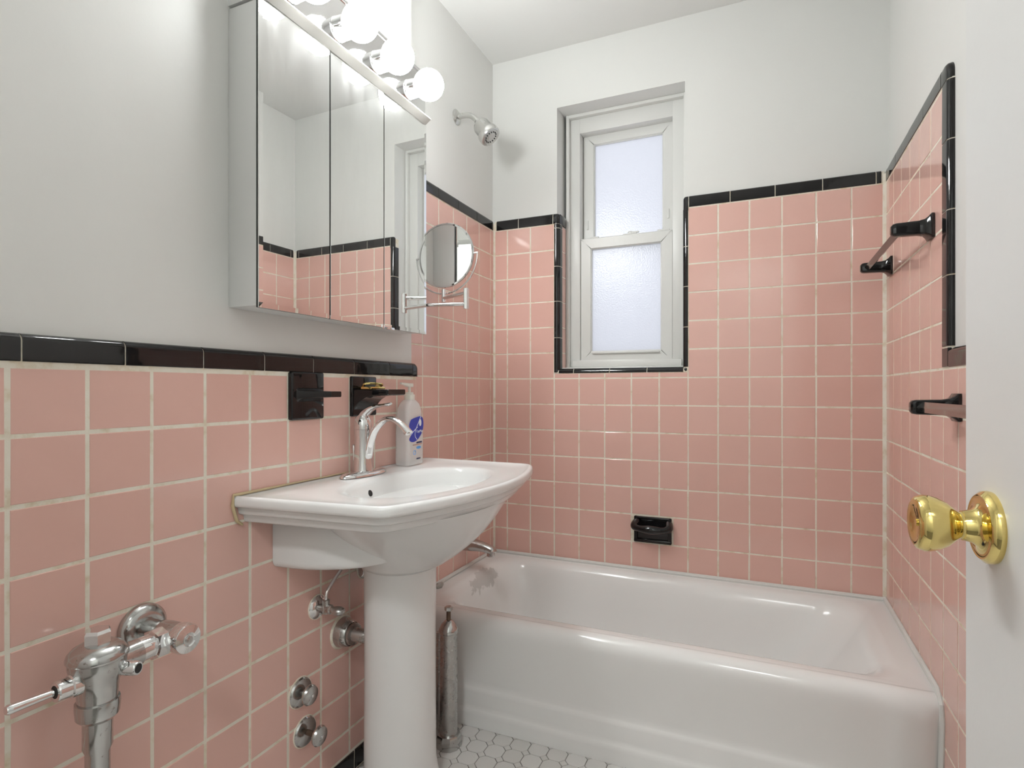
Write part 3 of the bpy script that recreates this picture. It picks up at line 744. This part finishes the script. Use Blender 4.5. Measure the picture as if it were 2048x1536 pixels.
st = Vector((0.118, -0.636, 0)); jt = Vector((0.236, -0.698, 0)); bs = Vector((0.094, -0.732, 0))
def vcyl(name, p, z0, z1, r): return MB().lathe([(r*.85, 0), (r, 0.0015), (r, z1 - z0 - 0.0015), (r*.85, z1 - z0)], (p.x, p.y, z0), n=18).build(name, 'chrome', t)
vcyl('stem', st, H + 0.244, H + 0.287, 0.0075)
vcyl('joint', jt, H + 0.206, H + 0.272, 0.0085)
vcyl('joint', bs, H + 0.190, H + 0.240, 0.0085)
MB().sweep([(st.x, st.y, H + 0.257), (jt.x, jt.y, H + 0.257)], 0.0062, n=12, up=(0,0,1)).build('arm', 'chrome', t)
MB().sweep([(jt.x, jt.y, H + 0.222), (bs.x, bs.y, H + 0.222)], 0.0062, n=12, up=(0,0,1)).build('arm', 'chrome', t)
b = MB(); b.bbox((0.075, CY1 - 0.001, H + 0.175), (0.104, CY1 + 0.007, H + 0.262), 0.002); b.build('mount_plate', 'chrome', t)

# ------------------------------------------------------------------ pedestal sink
t = root('pedestal_sink', (0.2, YC, 0), 'white porcelain pedestal sink with a stepped rim below the mirror cabinet', 'sink')
ZT = H - 0.279
XB = SX + 0.001
ol = []     # plan outline of the top, counter-clockwise from the left back corner seen from above
cl = (0.412, -1.362); cr = (0.432, -0.622)
def seg(a, c, n): return [(a[0] + (c[0]-a[0])*k/n, a[1] + (c[1]-a[1])*k/n) for k in range(n)]
left_back = (XB, -1.394); right_back = (XB, -0.612)
def rcorner(a, p_, c, r, n=6):
    A, Pp, C = Vector(a), Vector(p_), Vector(c)
    d1 = (A - Pp).normalized(); d2 = (C - Pp).normalized()
    s, e = Pp + d1*r, Pp + d2*r
    return [tuple(s*(1-k/n)**2 + Pp*2*(k/n)*(1-k/n) + e*(k/n)**2) for k in range(n+1)]
front = []
for k in range(33):
    u = k / 32
    x = cl[0] + (cr[0]-cl[0])*u + 0.085 * (1 - (2*u-1)**2)
    front.append((x, cl[1] + (cr[1]-cl[1])*u))
ca = rcorner(left_back, cl, front[3], 0.030); cb = rcorner(front[-4], cr, right_back, 0.030)
ol = seg(left_back, ca[0], 10) + ca + front[3:-3] + cb + seg(cb[-1], right_back, 10)[1:] + seg(right_back, left_back, 24)
cen = (0.275, YC)
bell = []
for (x, y) in ol:
    a = math.atan2((y - cen[1]) / 0.262, (x - cen[0]) / 0.150)
    bell.append((math.cos(a), math.sin(a)))
def shrink(d, dback=0.0):
    cx, cy = 0.24, YC
    out = []
    for x, y in ol:
        bx = x
        nx = x if x < XB + 0.004 else x - d * min(1.0, (x - XB) / 0.05) * (0.5 + 0.5*(x - XB)/0.45)
        k = (abs(y - cy) - d) / abs(y - cy) if abs(y - cy) > 1e-4 else 1
        k = max(k, 0)
        out.append((nx, cy + (y - cy) * (k if abs(y-cy) > 0.2 else 1 - d * abs(y-cy) / 0.04 / 1.0 if False else 1 - (d/ max(abs(y-cy),0.2)) )))
    return out
def ring_out(d, z): return [(x, y, z) for x, y in shrink(d)]
def ring_mix(tm, z, ell=1.0, din=0.012):
    o_ = shrink(din); out = []
    for (x, y), (c_, s_) in zip(o_, bell):
        ex, ey = cen[0] + 0.150*ell*c_, cen[1] + 0.262*ell*s_
        out.append((x + (ex-x)*tm, y + (ey-y)*tm, z))
    return out
def ring_ell(ax_, ay_, z, dx=0.0): return [(cen[0] + dx + ax_*c_, cen[1] + ay_*s_, z) for c_, s_ in bell]
rings = [ring_out(0.080, ZT - 0.062), ring_out(0.034, ZT - 0.062), ring_out(0.031, ZT - 0.059), ring_out(0.028, ZT - 0.046), ring_out(0.024, ZT - 0.044), ring_out(0.018, ZT - 0.042), ring_out(0.016, ZT - 0.040),
         ring_out(0.014, ZT - 0.028), ring_out(0.010, ZT - 0.0255), ring_out(0.004, ZT - 0.024), ring_out(0.001, ZT - 0.021), ring_out(0.0, ZT - 0.016), ring_out(0.0005, ZT - 0.007), ring_out(0.003, ZT - 0.002), ring_out(0.007, ZT),
         ring_out(0.011, ZT - 0.0005), ring_mix(0.03, ZT - 0.002), ring_mix(0.10, ZT - 0.004), ring_mix(0.5, ZT - 0.005), ring_mix(0.88, ZT - 0.0055), ring_mix(1.0, ZT - 0.007),
         ring_ell(0.145, 0.256, ZT - 0.011), ring_ell(0.139, 0.249, ZT - 0.020), ring_ell(0.132, 0.238, ZT - 0.045), ring_ell(0.122, 0.215, ZT - 0.085), ring_ell(0.10, 0.17, ZT - 0.125), ring_ell(0.06, 0.10, ZT - 0.150), ring_ell(0.022, 0.025, ZT - 0.156)]
basin = MB().loft(rings, cap0=False).build('basin', 'porcelain', t, ang=48)
MB().lathe([(0.020, 0), (0.021, 0.002), (0.012, 0.003)], (cen[0], cen[1], ZT - 0.1565), n=24).build('drain', 'chrome', basin)
# overflow hole in the rear slope: black disc painted as its inner shade
dn_ = Vector((0.95, 0, 0.35)).normalized()
MB().lathe([(0.0085, 0), (0.0085, 0.0015), (0.0, 0.0016)], (0.1455, -1.06, ZT - 0.041), dn_, n=20).build('overflow_hole', 'dark', basin)
# underside: rear housing and bowl
def rr3(x0, x1, y0, y1, r, z): return rrect(x0, x1, y0, y1, r, 6, z)
b = MB(); rings = []
for x, hy, zb_ in ((XB, 0.280, -0.188), (0.09, 0.278, -0.187), (0.13, 0.274, -0.186), (0.17, 0.265, -0.184), (0.21, 0.250, -0.182), (0.245, 0.228, -0.180), (0.275, 0.196, -0.177), (0.300, 0.155, -0.174), (0.318, 0.10, -0.170)):
    rings.append([(x, YC + a, ZT + c) for a, c, _ in rrect(-hy, hy, zb_, -0.054, 0.018, 5)])
b.loft(rings).build('rear_housing', 'porcelain', t, ang=40)
b = MB(); rings = []
for a_, y_, dx, z in ((0.202, 0.325, 0, -0.056), (0.196, 0.300, -0.002, -0.075), (0.184, 0.262, -0.007, -0.105), (0.167, 0.218, -0.015, -0.140), (0.148, 0.178, -0.028, -0.172), (0.130, 0.142, -0.045, -0.200), (0.115, 0.116, -0.062, -0.222), (0.100, 0.100, -0.075, -0.236)):
    rings.append([(0.275 + dx + a_*math.cos(2*PI*k/48), YC + y_*math.sin(2*PI*k/48), ZT + z) for k in range(48)])
b.loft(rings).build('bowl', 'porcelain', t, ang=50)
b = MB(); rings = []
for r_, z in ((0.105, ZT - 0.19), (0.104, ZT - 0.24), (0.1025, ZT - 0.45), (0.1025, 0.30), (0.104, 0.09), (0.110, 0.045), (0.120, 0.02), (0.122, 0.0015)):
    q = []
    for k in range(48):
        a = 2*PI*k/48; x = r_*math.cos(a); y = r_*math.sin(a)*0.98
        q.append((0.192 + (x if x > 0 else x*0.75), YC + y, z))
    rings.append(q)
b.loft(rings).build('pedestal', 'porcelain', t, ang=50)
# yellowed sealant along the wall at the left end
MB().sweep([(SX + 0.003, -1.37, ZT - 0.066), (SX + 0.004, -1.385, ZT - 0.055), (SX + 0.004, -1.396, ZT - 0.02), (SX + 0.004, -1.394, ZT + 0.002), (SX + 0.003, -1.2, ZT + 0.003), (SX + 0.003, -1.0, ZT + 0.003)], [0.003, 0.004, 0.004, 0.0035, 0.002, 0.0015], n=8, up=(1,0,0)).build('sealant', mat_simple('yellowed_sealant', (0.62, 0.50, 0.30), 0.6), t)

# ------------------------------------------------------------------ faucet
FX = 0.081
t = root('sink_faucet', (FX, YC, ZT - 0.004), 'chrome single-handle faucet with an arched spout on the pedestal sink', 'faucet')
b = MB(); rings = []
for ins, z in ((0.0, 0.0), (0.0005, 0.004), (0.004, 0.008), (0.012, 0.012), (0.020, 0.013)):
    q = []
    for k in range(40):
        a = 2*PI*k/40
        q.append((FX + (0.033-ins)*math.cos(a), YC + (0.092-ins*1.3)*math.sin(a), ZT - 0.0035 + z))
    rings.append(q)
b.loft(rings).build('base_plate', 'chrome', t, ang=50)
b = MB(); b.lathe([(0.0285, 0.006), (0.0275, 0.012), (0.0255, 0.03), (0.0225, 0.065), (0.0220, 0.095), (0.0240, 0.118), (0.0243, 0.122)], (FX - 0.004, YC, ZT), n=32); b.build('faucet_body', 'chrome', t)
hdl = MB().lathe([(0.0240, 0.1225), (0.0242, 0.132), (0.0225, 0.146), (0.0175, 0.158), (0.009, 0.166), (0.0, 0.168)], (FX - 0.004, YC, ZT), n=32).build('handle', 'chrome', t)
c = spline([(FX - 0.014, YC, ZT + 0.148, 0.012, 0.010), (FX + 0.004, YC, ZT + 0.166, 0.016, 0.011), (FX + 0.030, YC, ZT + 0.182, 0.014, 0.0075), (FX + 0.058, YC, ZT + 0.188, 0.010, 0.0045), (FX + 0.080, YC, ZT + 0.191, 0.010, 0.0045), (FX + 0.090, YC, ZT + 0.194, 0.006, 0.003)], 5)
MB().sweep([q[:3] for q in c], [q[3:] for q in c], n=16).build('lever', 'chrome', hdl)
c = spline([(FX + 0.010, YC, ZT + 0.034, 0.010, 0.004), (FX + 0.017, YC, ZT + 0.050, 0.0145, 0.007), (FX + 0.021, YC, ZT + 0.080, 0.0145, 0.0085), (FX + 0.036, YC, ZT + 0.118, 0.013, 0.0085), (FX + 0.066, YC, ZT + 0.147, 0.0125, 0.008), (FX + 0.096, YC, ZT + 0.152, 0.0125, 0.0075), (FX + 0.124, YC, ZT + 0.138, 0.013, 0.008), (FX + 0.148, YC, ZT + 0.116, 0.014, 0.009)], 6)
sp = MB().sweep([q[:3] for q in c], [q[3:] for q in c], n=18).build('spout', 'chrome', t)
MB().lathe([(0.009, 0.0), (0.009, 0.008), (0.006, 0.0085)], (FX + 0.140, YC, ZT + 0.121), (0.25, 0, -1), n=16).build('aerator', 'old_chrome', sp)
MB().lathe([(0.0025, 0.0), (0.0025, 0.06), (0.005, 0.066), (0.005, 0.078), (0.002, 0.080)], (FX - 0.032, YC - 0.004, ZT), n=12).build('lift_rod', 'chrome', t)
MB().lathe([(0.0035, 0), (0.0035, 0.001)], (FX + 0.0165, YC - 0.002, ZT + 0.138), (1, 0, 0.15), n=12).build('temperature_dot', 'blue', hdl)

# ------------------------------------------------------------------ pump bottle
BX, BY = 0.0765, -0.775; BZ0 = ZT - 0.002
t = root('pump_bottle', (BX, BY, BZ0), 'clear plastic soap pump bottle with a blue label right of the faucet', 'bottle')
def brr(hx, hy, r, z): return rrect(BX - hx, BX + hx, BY - hy, BY + hy, r, 5, BZ0 + z)
bz = [(0.0235, 0.042, 0.010, 0.0005), (0.0255, 0.0445, 0.011, 0.004), (0.026, 0.045, 0.012, 0.02), (0.0255, 0.0445, 0.012, 0.10), (0.024, 0.043, 0.014, 0.155), (0.0235, 0.041, 0.016, 0.175), (0.021, 0.034, 0.016, 0.190), (0.017, 0.024, 0.0155, 0.199), (0.0145, 0.016, 0.0140, 0.203), (0.0135, 0.0135, 0.0130, 0.207)]
body = MB().loft([brr(*q) for q in bz]).build('bottle_body', 'plastic', t, ang=45)
cp = MB().lathe([(0.0165, 0.202), (0.0168, 0.204), (0.0168, 0.217), (0.0155, 0.2185), (0.0125, 0.219), (0.0125, 0.2245), (0.0110, 0.2255)], (BX, BY, BZ0), n=28).build('pump_collar', 'pump', t, ang=30)
b = MB(); b.lathe([(0.0045, 0.224), (0.0042, 0.245)], (BX, BY, BZ0), n=14); b.build('pump_stem', 'pump', t)
b = MB(); b.loft([[(BX + a, BY + 0.010, BZ0 + 0.2475 + c) for a, c, _ in rrect(-0.0085, 0.0085, -0.006, 0.006, 0.003, 3)], [(BX + a, BY - 0.010, BZ0 + 0.2478 + c) for a, c, _ in rrect(-0.0085, 0.0085, -0.0055, 0.0055, 0.003, 3)], [(BX + a, BY - 0.030, BZ0 + 0.2520 + c) for a, c, _ in rrect(-0.0055, 0.0055, -0.004, 0.003, 0.0025, 3)], [(BX + a, BY - 0.046, BZ0 + 0.2535 + c) for a, c, _ in rrect(-0.004, 0.004, -0.003, 0.002, 0.0018, 3)]])
b.build('pump_nozzle', 'pump', t)
# printed label on the face towards the room
LX = BX + 0.0262
def decal(name, poly, mat, dx=0.0, th=0.0004):
    return MB().loft([[(LX + dx, BY + a, BZ0 + c) for a, c in poly], [(LX + dx + th, BY + a, BZ0 + c) for a, c in poly]]).build(name, mat, body, ang=0)
em = spline([(-0.040, 0.126), (-0.030, 0.141), (-0.005, 0.147), (0.022, 0.150), (0.036, 0.142), (0.039, 0.120), (0.030, 0.098), (0.010, 0.080), (-0.012, 0.072), (-0.032, 0.074), (-0.040, 0.082), (-0.030, 0.094), (-0.038, 0.106), (-0.040, 0.126)], 4)[:-1]
decal('label_emblem', em, 'blue')
def stroke(pts, w):
    L = []; R2 = []
    for i, (a, c) in enumerate(pts):
        p0 = pts[max(i-1,0)]; p1 = pts[min(i+1,len(pts)-1)]
        dx, dz = p1[0]-p0[0], p1[1]-p0[1]; l = math.hypot(dx, dz) or 1
        L.append((a - dz/l*w, c + dx/l*w)); R2.append((a + dz/l*w, c - dx/l*w))
    return L + R2[::-1]
decal('label_line', stroke(spline([(0.024, 0.150), (0.010, 0.130), (-0.006, 0.107), (-0.008, 0.090), (0.002, 0.078)], 5), 0.0009), 'white_ink', 0.0005)
decal('label_line', stroke(spline([(-0.034, 0.093), (-0.015, 0.106), (0.006, 0.117)], 5), 0.0009), 'white_ink', 0.0005)
decal('label_oval', [(0.020 + 0.0065*math.cos(2*PI*k/20) , 0.130 + 0.011*math.sin(2*PI*k/20)) for k in range(20)], 'white_ink', 0.0006)
decal('label_badge', [(0.012 + 0.013*math.cos(2*PI*k/20), 0.053 + 0.0045*math.sin(2*PI*k/20)) for k in range(20)], 'sky_ink')
decal('label_print', stroke([(0.000, 0.0685), (0.030, 0.0695)], 0.0026), 'navy_ink')
decal('label_print', stroke([(-0.020, 0.0622), (0.030, 0.0632)], 0.0011), 'rust_ink')
decal('label_print', stroke([(0.000, 0.0185), (0.022, 0.0190)], 0.0022), 'navy_ink')
decal('label_print', stroke([(-0.010 + 0.0065*math.cos(2*PI*k/16), 0.0385) if False else (-0.010 + 0.0065*math.cos(2*PI*k/16), 0.0385 + 0.0065*math.sin(2*PI*k/16)) for k in range(17)], 0.001), 'sky_ink')
cu = bpy.data.curves.new('label_word', 'FONT'); cu.body = 'CapMax'; cu.size = 0.0115; cu.extrude = 0.0002; cu.align_x = 'CENTER'
tmp = bpy.data.objects.new('tmp_word', cu); COL.objects.link(tmp); bpy.context.view_layer.update()
me = bpy.data.meshes.new_from_object(tmp.evaluated_get(bpy.context.evaluated_depsgraph_get())); bpy.data.objects.remove(tmp)
me.materials.clear(); me.materials.append(M['white_ink'])
wd = bpy.data.objects.new('label_word', me); COL.objects.link(wd); wd.parent = body
wd.location = Vector((LX + 0.0008, BY + 0.017, BZ0 + 0.100)) - OFF[body.name]; wd.rotation_euler = (PI/2, 0, PI/2)

# ------------------------------------------------------------------ plumbing under the sink
def escutcheon(parent, y, z, r, depth, mat='old_chrome', name='escutcheon'):
    MB().lathe([(r * 1.07, -0.001), (r * 1.06, 0.002), (r, 0.0025)], (SX, y, z), (1,0,0), n=30).build('sealant_ring', 'grout', parent)
    return MB().lathe([(r, 0.001), (r, 0.003), (r*0.93, depth*0.45), (r*0.7, depth*0.8), (r*0.38, depth), (0.009, depth)], (SX, y, z), (1,0,0), n=32).build(name, mat, parent)

def supply_stop(y, z, label, tube_to):
    t = root('supply_valve', (SX, y, z), label, 'valve', 'supply valves under the sink')
    escutcheon(t, y, z, 0.030, 0.012, 'chrome')
    MB().lathe([(0.009, 0.008), (0.009, 0.030), (0.012, 0.032), (0.012, 0.046), (0.0085, 0.048), (0.0085, 0.056)], (SX, y, z), (1,0,0), n=18).build('valve_body', 'dull_chrome', t)
    MB().lathe([(0.0095, -0.012), (0.0095, 0.022), (0.007, 0.024)], (SX + 0.030, y, z), (0,0,1), n=10).build('compression_nut', 'dull_chrome', t, ang=20)
    b = MB(); rings = []
    for x, a, c in ((0.054, 0.008, 0.008), (0.060, 0.014, 0.010), (0.070, 0.016, 0.011), (0.080, 0.014, 0.010), (0.085, 0.008, 0.006)):
        rings.append([(SX + x, y + a*math.cos(2*PI*k/18), z + c*math.sin(2*PI*k/18)) for k in range(18)])
    hd = b.loft(rings).build('handle', 'dull_chrome', t, ang=40)
    MB().lathe([(0.0025, 0), (0.0025, 0.002)], (SX + 0.0845, y, z), (1,0,0), n=10).build('screw', 'chrome', hd)
    MB().sweep(spline([(SX + 0.030, y, z + 0.018), (SX + 0.031, y + 0.004, z + 0.045), tube_to[0], tube_to[1]], 8), 0.0048, n=12, up=(1,0,0)).build('riser_tube', 'chrome', t)
    return t
supply_stop(-1.137, H - 0.608, 'chrome supply valve with a curved riser left of the pedestal', ((SX + 0.035, -1.085, H - 0.520), (SX + 0.045, -1.03, H - 0.462)))
supply_stop(-0.948, H - 0.560, 'chrome supply valve half hidden behind the pedestal', ((SX + 0.035, -0.955, H - 0.505), (SX + 0.045, -0.965, H - 0.462)))
t = root('drain_pipe', (SX, -1.043, H - 0.708), 'tarnished drain pipe with a bell flange running behind the pedestal', 'pipe')
MB().lathe([(0.046, -0.001), (0.044, 0.003), (0.041, 0.004)], (SX, -1.043, H - 0.708), (1,0,0), n=30).build('sealant_ring', 'grout', t)
MB().lathe([(0.041, 0.001), (0.040, 0.006), (0.037, 0.020), (0.033, 0.034), (0.031, 0.036), (0.030, 0.034)], (SX, -1.043, H - 0.708), (1,0,0), n=32).build('flange', 'old_chrome', t)
MB().lathe([(0.029, 0.020), (0.029, 0.044), (0.022, 0.046)], (SX, -1.043, H - 0.708), (1,0,0), n=24).build('slip_nut', 'dull_chrome', t)
MB().sweep([(SX + 0.02, -1.043, H - 0.708), (SX + 0.075, -1.043, H - 0.708), (SX + 0.098, -1.028, H - 0.708), (SX + 0.105, -1.003, H - 0.705)], 0.019, n=18, up=(0,0,1)).build('pipe', 'dull_chrome', t)

def shutoff(y, z, label, stem):
    t = root('shutoff_valve', (SX, y, z), label, 'valve', 'round-handled shutoff valves low on the sink wall')
    MB().lathe([(0.0385, -0.001), (0.038, 0.002), (0.036, 0.0025)], (SX, y, z), (1,0,0), n=30).build('sealant_ring', 'grout', t)
    MB().lathe([(0.036, 0.001), (0.036, 0.003), (0.033, 0.007), (0.018, 0.011), (0.010, 0.012)], (SX, y, z), (1,0,0), n=32).build('escutcheon', 'old_chrome', t)
    MB().lathe([(0.007, 0.008), (0.0065, stem)], (SX, y, z), (1,0,0), n=14).build('stem', 'rust' if stem > 0.035 else 'old_chrome', t)
    h_ = MB().lathe([(0.008, stem - 0.002), (0.018, stem), (0.0235, stem + 0.004), (0.0245, stem + 0.009), (0.022, stem + 0.014), (0.012, stem + 0.017), (0.0, stem + 0.0175)], (SX, y, z), (1,0,0), n=30).build('handle', 'old_chrome', t)
    MB().lathe([(0.004, stem + 0.016), (0.004, stem + 0.019), (0.002, stem + 0.0195)], (SX, y, z), (1,0,0), n=12).build('screw', 'chrome', h_)
shutoff(-1.196, H - 0.800, 'upper of two round-handled chrome shutoff valves left of the pedestal', 0.024)
shutoff(-1.181, H - 0.905, 'lower of two round-handled chrome shutoff valves left of the pedestal', 0.040)

# standing waste pipe between the pedestal and the tub
SPX, SPY = 0.224, -0.786
t = root('tub_waste_pipe', (SPX, SPY, 0.001), 'worn chrome standing waste pipe between pedestal and bathtub', 'pipe')
MB().lathe([(0.038, 0.0), (0.040, 0.006), (0.040, 0.030), (0.036, 0.040), (0.029, 0.041)], (SPX, SPY, 0.001), n=10).build('floor_nut', 'old_chrome', t, ang=25)
MB().lathe([(0.0265, 0.035), (0.0265, 0.345)], (SPX, SPY, 0.001), n=28).build('pipe', 'dull_chrome', t)
MB().lathe([(0.0275, 0.340), (0.029, 0.344), (0.029, 0.352), (0.0265, 0.356), (0.022, 0.366), (0.012, 0.376), (0.009, 0.378)], (SPX, SPY, 0.001), n=28).build('collar', 'old_chrome', t)
MB().lathe([(0.0065, 0.372), (0.0065, 0.408)], (SPX, SPY, 0.001), n=12).build('lift_stem', 'rust', t)
MB().lathe([(0.008, 0.404), (0.0125, 0.408), (0.0125, 0.417), (0.009, 0.4185)], (SPX, SPY, 0.001), n=6).build('stem_cap', 'dull_chrome', t, ang=20)
MB().lathe([(0.010, 0.0), (0.010, 0.32)], (SPX - 0.052, SPY + 0.035, 0.001), n=14).build('side_pipe', 'dull_chrome', t)

# ------------------------------------------------------------------ flush valve on the left
FVX, FVY = 0.120, -1.715; EY, EZ = -1.592, H - 0.487
t = root('flush_valve', (FVX, FVY, 0.0), 'chrome lever flush valve on the pink wall left of the sink', 'flush valve')
c = 'old_chrome'
MB().lathe([(0.043, 0.0), (0.044, 0.003), (0.043, 0.010), (0.036, 0.018), (0.026, 0.022), (0.021, 0.021)], (SX, EY, EZ), (1,0,0), n=36).build('wall_flange', c, t)
b = MB(); b.lathe([(0.019, 0.012), (0.019, 0.05), (0.022, 0.058), (0.0235, 0.075), (0.0235, 0.098), (0.021, 0.104)], (SX, EY, EZ), (1,0,0), n=30); b.build('stop_body', c, t)
cp = MB().lathe([(0.022, 0.102), (0.0255, 0.106), (0.0265, 0.110), (0.0265, 0.122), (0.024, 0.128), (0.012, 0.131), (0.010, 0.1295), (0.0, 0.1295)], (SX, EY, EZ), (1,0,0), n=34).build('stop_cap', 'chrome', t)
MB().lathe([(0.006, 0.129), (0.006, 0.132), (0.003, 0.1325)], (SX, EY, EZ), (1,0,0), n=14).build('screw', 'dull_chrome', cp)
MB().lathe([(0.0215, 0.100), (0.0215, 0.106)], (SX, EY, EZ), (1,0,0), n=26).build('seal_ring', 'dark', t)
ZH = EZ - 0.004
MB().lathe([(0.020, 0.015), (0.026, 0.017), (0.026, 0.036), (0.021, 0.038)], (FVX, EY, ZH), (0,-1,0), n=8).build('coupling_nut', 'chrome', t, ang=20)
MB().lathe([(0.019, 0.030), (0.0205, 0.034), (0.0205, 0.062), (0.0195, 0.064)], (FVX, EY, ZH), (0,-1,0), n=28).build('tailpiece', 'chrome', t)
MB().lathe([(0.0225, 0.060), (0.0225, 0.085), (0.026, 0.110)], (FVX, EY, ZH - 0.001), (0,-1,0), n=28).build('valve_inlet', c, t)
zb = H - 0.545
MB().lathe([(0.027, 0.0), (0.0285, 0.018), (0.0295, 0.030), (0.033, 0.042), (0.038, 0.053), (0.0395, 0.061), (0.0400, 0.070)], (FVX, FVY, zb), n=36).build('valve_body', c, t)
MB().lathe([(0.0415, 0.0708), (0.0425, 0.0725), (0.0425, 0.0760), (0.0405, 0.0815), (0.035, 0.088), (0.025, 0.0935), (0.019, 0.095)], (FVX, FVY, zb), n=36).build('cover', c, t)
MB().lathe([(0.0165, 0.092), (0.0195, 0.095), (0.0195, 0.111), (0.017, 0.116), (0.0, 0.1165)], (FVX, FVY, zb), n=6).build('cover_nut', 'chrome', t, ang=20)
sp_ = MB().lathe([(0.0115, 0.020), (0.0115, 0.047), (0.010, 0.0495)], (FVX, FVY + 0.018, zb + 0.047), (1, 0.35, 0), n=18).build('test_port', 'chrome', t)
MB().lathe([(0.0075, 0.0490), (0.0075, 0.0500)], (FVX, FVY + 0.018, zb + 0.047), (1, 0.35, 0), n=14).build('port_hole', 'dark', sp_)  # black disc painted as the shade inside the port
lo = Vector((FVX, FVY - 0.006, zb + 0.041)); ld = Vector((-0.02, -1, 0.045)).normalized()
MB().lathe([(0.014, 0.018), (0.0175, 0.022), (0.0175, 0.034), (0.0155, 0.036), (0.0155, 0.052), (0.0145, 0.054), (0.0095, 0.054), (0.0095, 0.050)], lo, ld, n=20).build('handle_coupling', 'chrome', t, ang=25)
MB().lathe([(0.0095, 0.047), (0.0095, 0.0535)], lo, ld, n=16).build('handle_seal', 'dark', t)
MB().lathe([(0.0050, 0.050), (0.0055, 0.060), (0.0072, 0.106), (0.0072, 0.111), (0.0055, 0.114), (0.0, 0.1145)], lo, ld, n=18).build('lever', 'chrome', t)
MB().lathe([(0.024, -0.026), (0.0295, -0.020), (0.0310, -0.004), (0.0305, 0.004), (0.026, 0.005)], (FVX, FVY, zb), n=20).build('outlet_nut', c, t, ang=25)
MB().lathe([(0.0205, -0.024), (0.0205, -0.070), (0.0170, -0.078), (0.0165, -zb + 0.002)], (FVX, FVY, zb), n=30).build('flush_tube', c, t)

# ------------------------------------------------------------------ door
ka = math.radians(2.6)
de = Vector((-math.sin(ka), math.cos(ka), 0)); dnrm = Vector((-math.cos(ka), -math.sin(ka), 0))
RC = Vector((1.281, -1.628, H - 0.174))
E1 = RC + de * 0.061; E0 = E1 - de * 0.71
door = bpy.data.objects.new('door_1', None); COL.objects.link(door); door.location = (E0.x, E0.y, 0.008); OFF['door_1'] = Vector(door.location)
struct(door, 'plain white painted door standing open at the right', 'door')
b = MB(); rings = []
for z, i_ in ((0.008, 0.002), (0.010, 0.0), (2.036, 0.0), (2.038, 0.002)):
    q = []
    for s_, n_ in ((0, 0), (1, 0), (1, -1), (0, -1)):
        base = E0 + de * (0.71 * s_) + dnrm * (0.035 * n_)
        q.append((base.x, base.y, z))
    rings.append(q)
b.loft(rings).build('door_slab', 'door', door, ang=0)
kn = root('tmp', (0,0,0), 'x', 'x'); bpy.data.objects.remove(kn)
rose = MB().lathe([(0.0325, 0.0), (0.0330, 0.002), (0.0325, 0.006), (0.0290, 0.0095), (0.0270, 0.0090), (0.0180, 0.0115), (0.0150, 0.0155), (0.0140, 0.020), (0.0135, 0.0225)], RC, dnrm, n=44).build('knob_rose', 'brass', door, ang=40)
MB().lathe([(0.0022, 0.0), (0.0022, 0.003)], RC + de * (-0.014) + Vector((0,0,-0.012)) + dnrm * 0.0085, dnrm, n=10).build('rose_screw', 'dark', rose)
knob = MB().lathe([(0.0130, 0.0205), (0.0124, 0.0235), (0.0128, 0.026), (0.0165, 0.030), (0.0210, 0.035), (0.0245, 0.042), (0.0262, 0.049), (0.0262, 0.053), (0.0240, 0.0585), (0.0200, 0.0605), (0.0150, 0.0590), (0.0, 0.0565)], RC, dnrm, n=44).build('knob', 'brass', door, ang=50)
MB().lathe([(0.0034, 0.0560), (0.0034, 0.0585), (0.0, 0.0586)], RC, dnrm, n=12).build('lock_button', 'brass', knob)
# door frame of the doorway
b = MB(); b.box((DX0 - 0.07, FRONT, 0), (DX0, FRONT + 0.015, 2.12)); b.box((DX0, FRONT, 2.05), (DX1, FRONT + 0.015, 2.12)); b.box((DX1, FRONT, 0), (DX1 + 0.07, FRONT + 0.015, 2.12))
struct(b.build('trim_1', 'oldpaint', ang=0), 'white painted casing around the bathroom doorway', 'door casing')
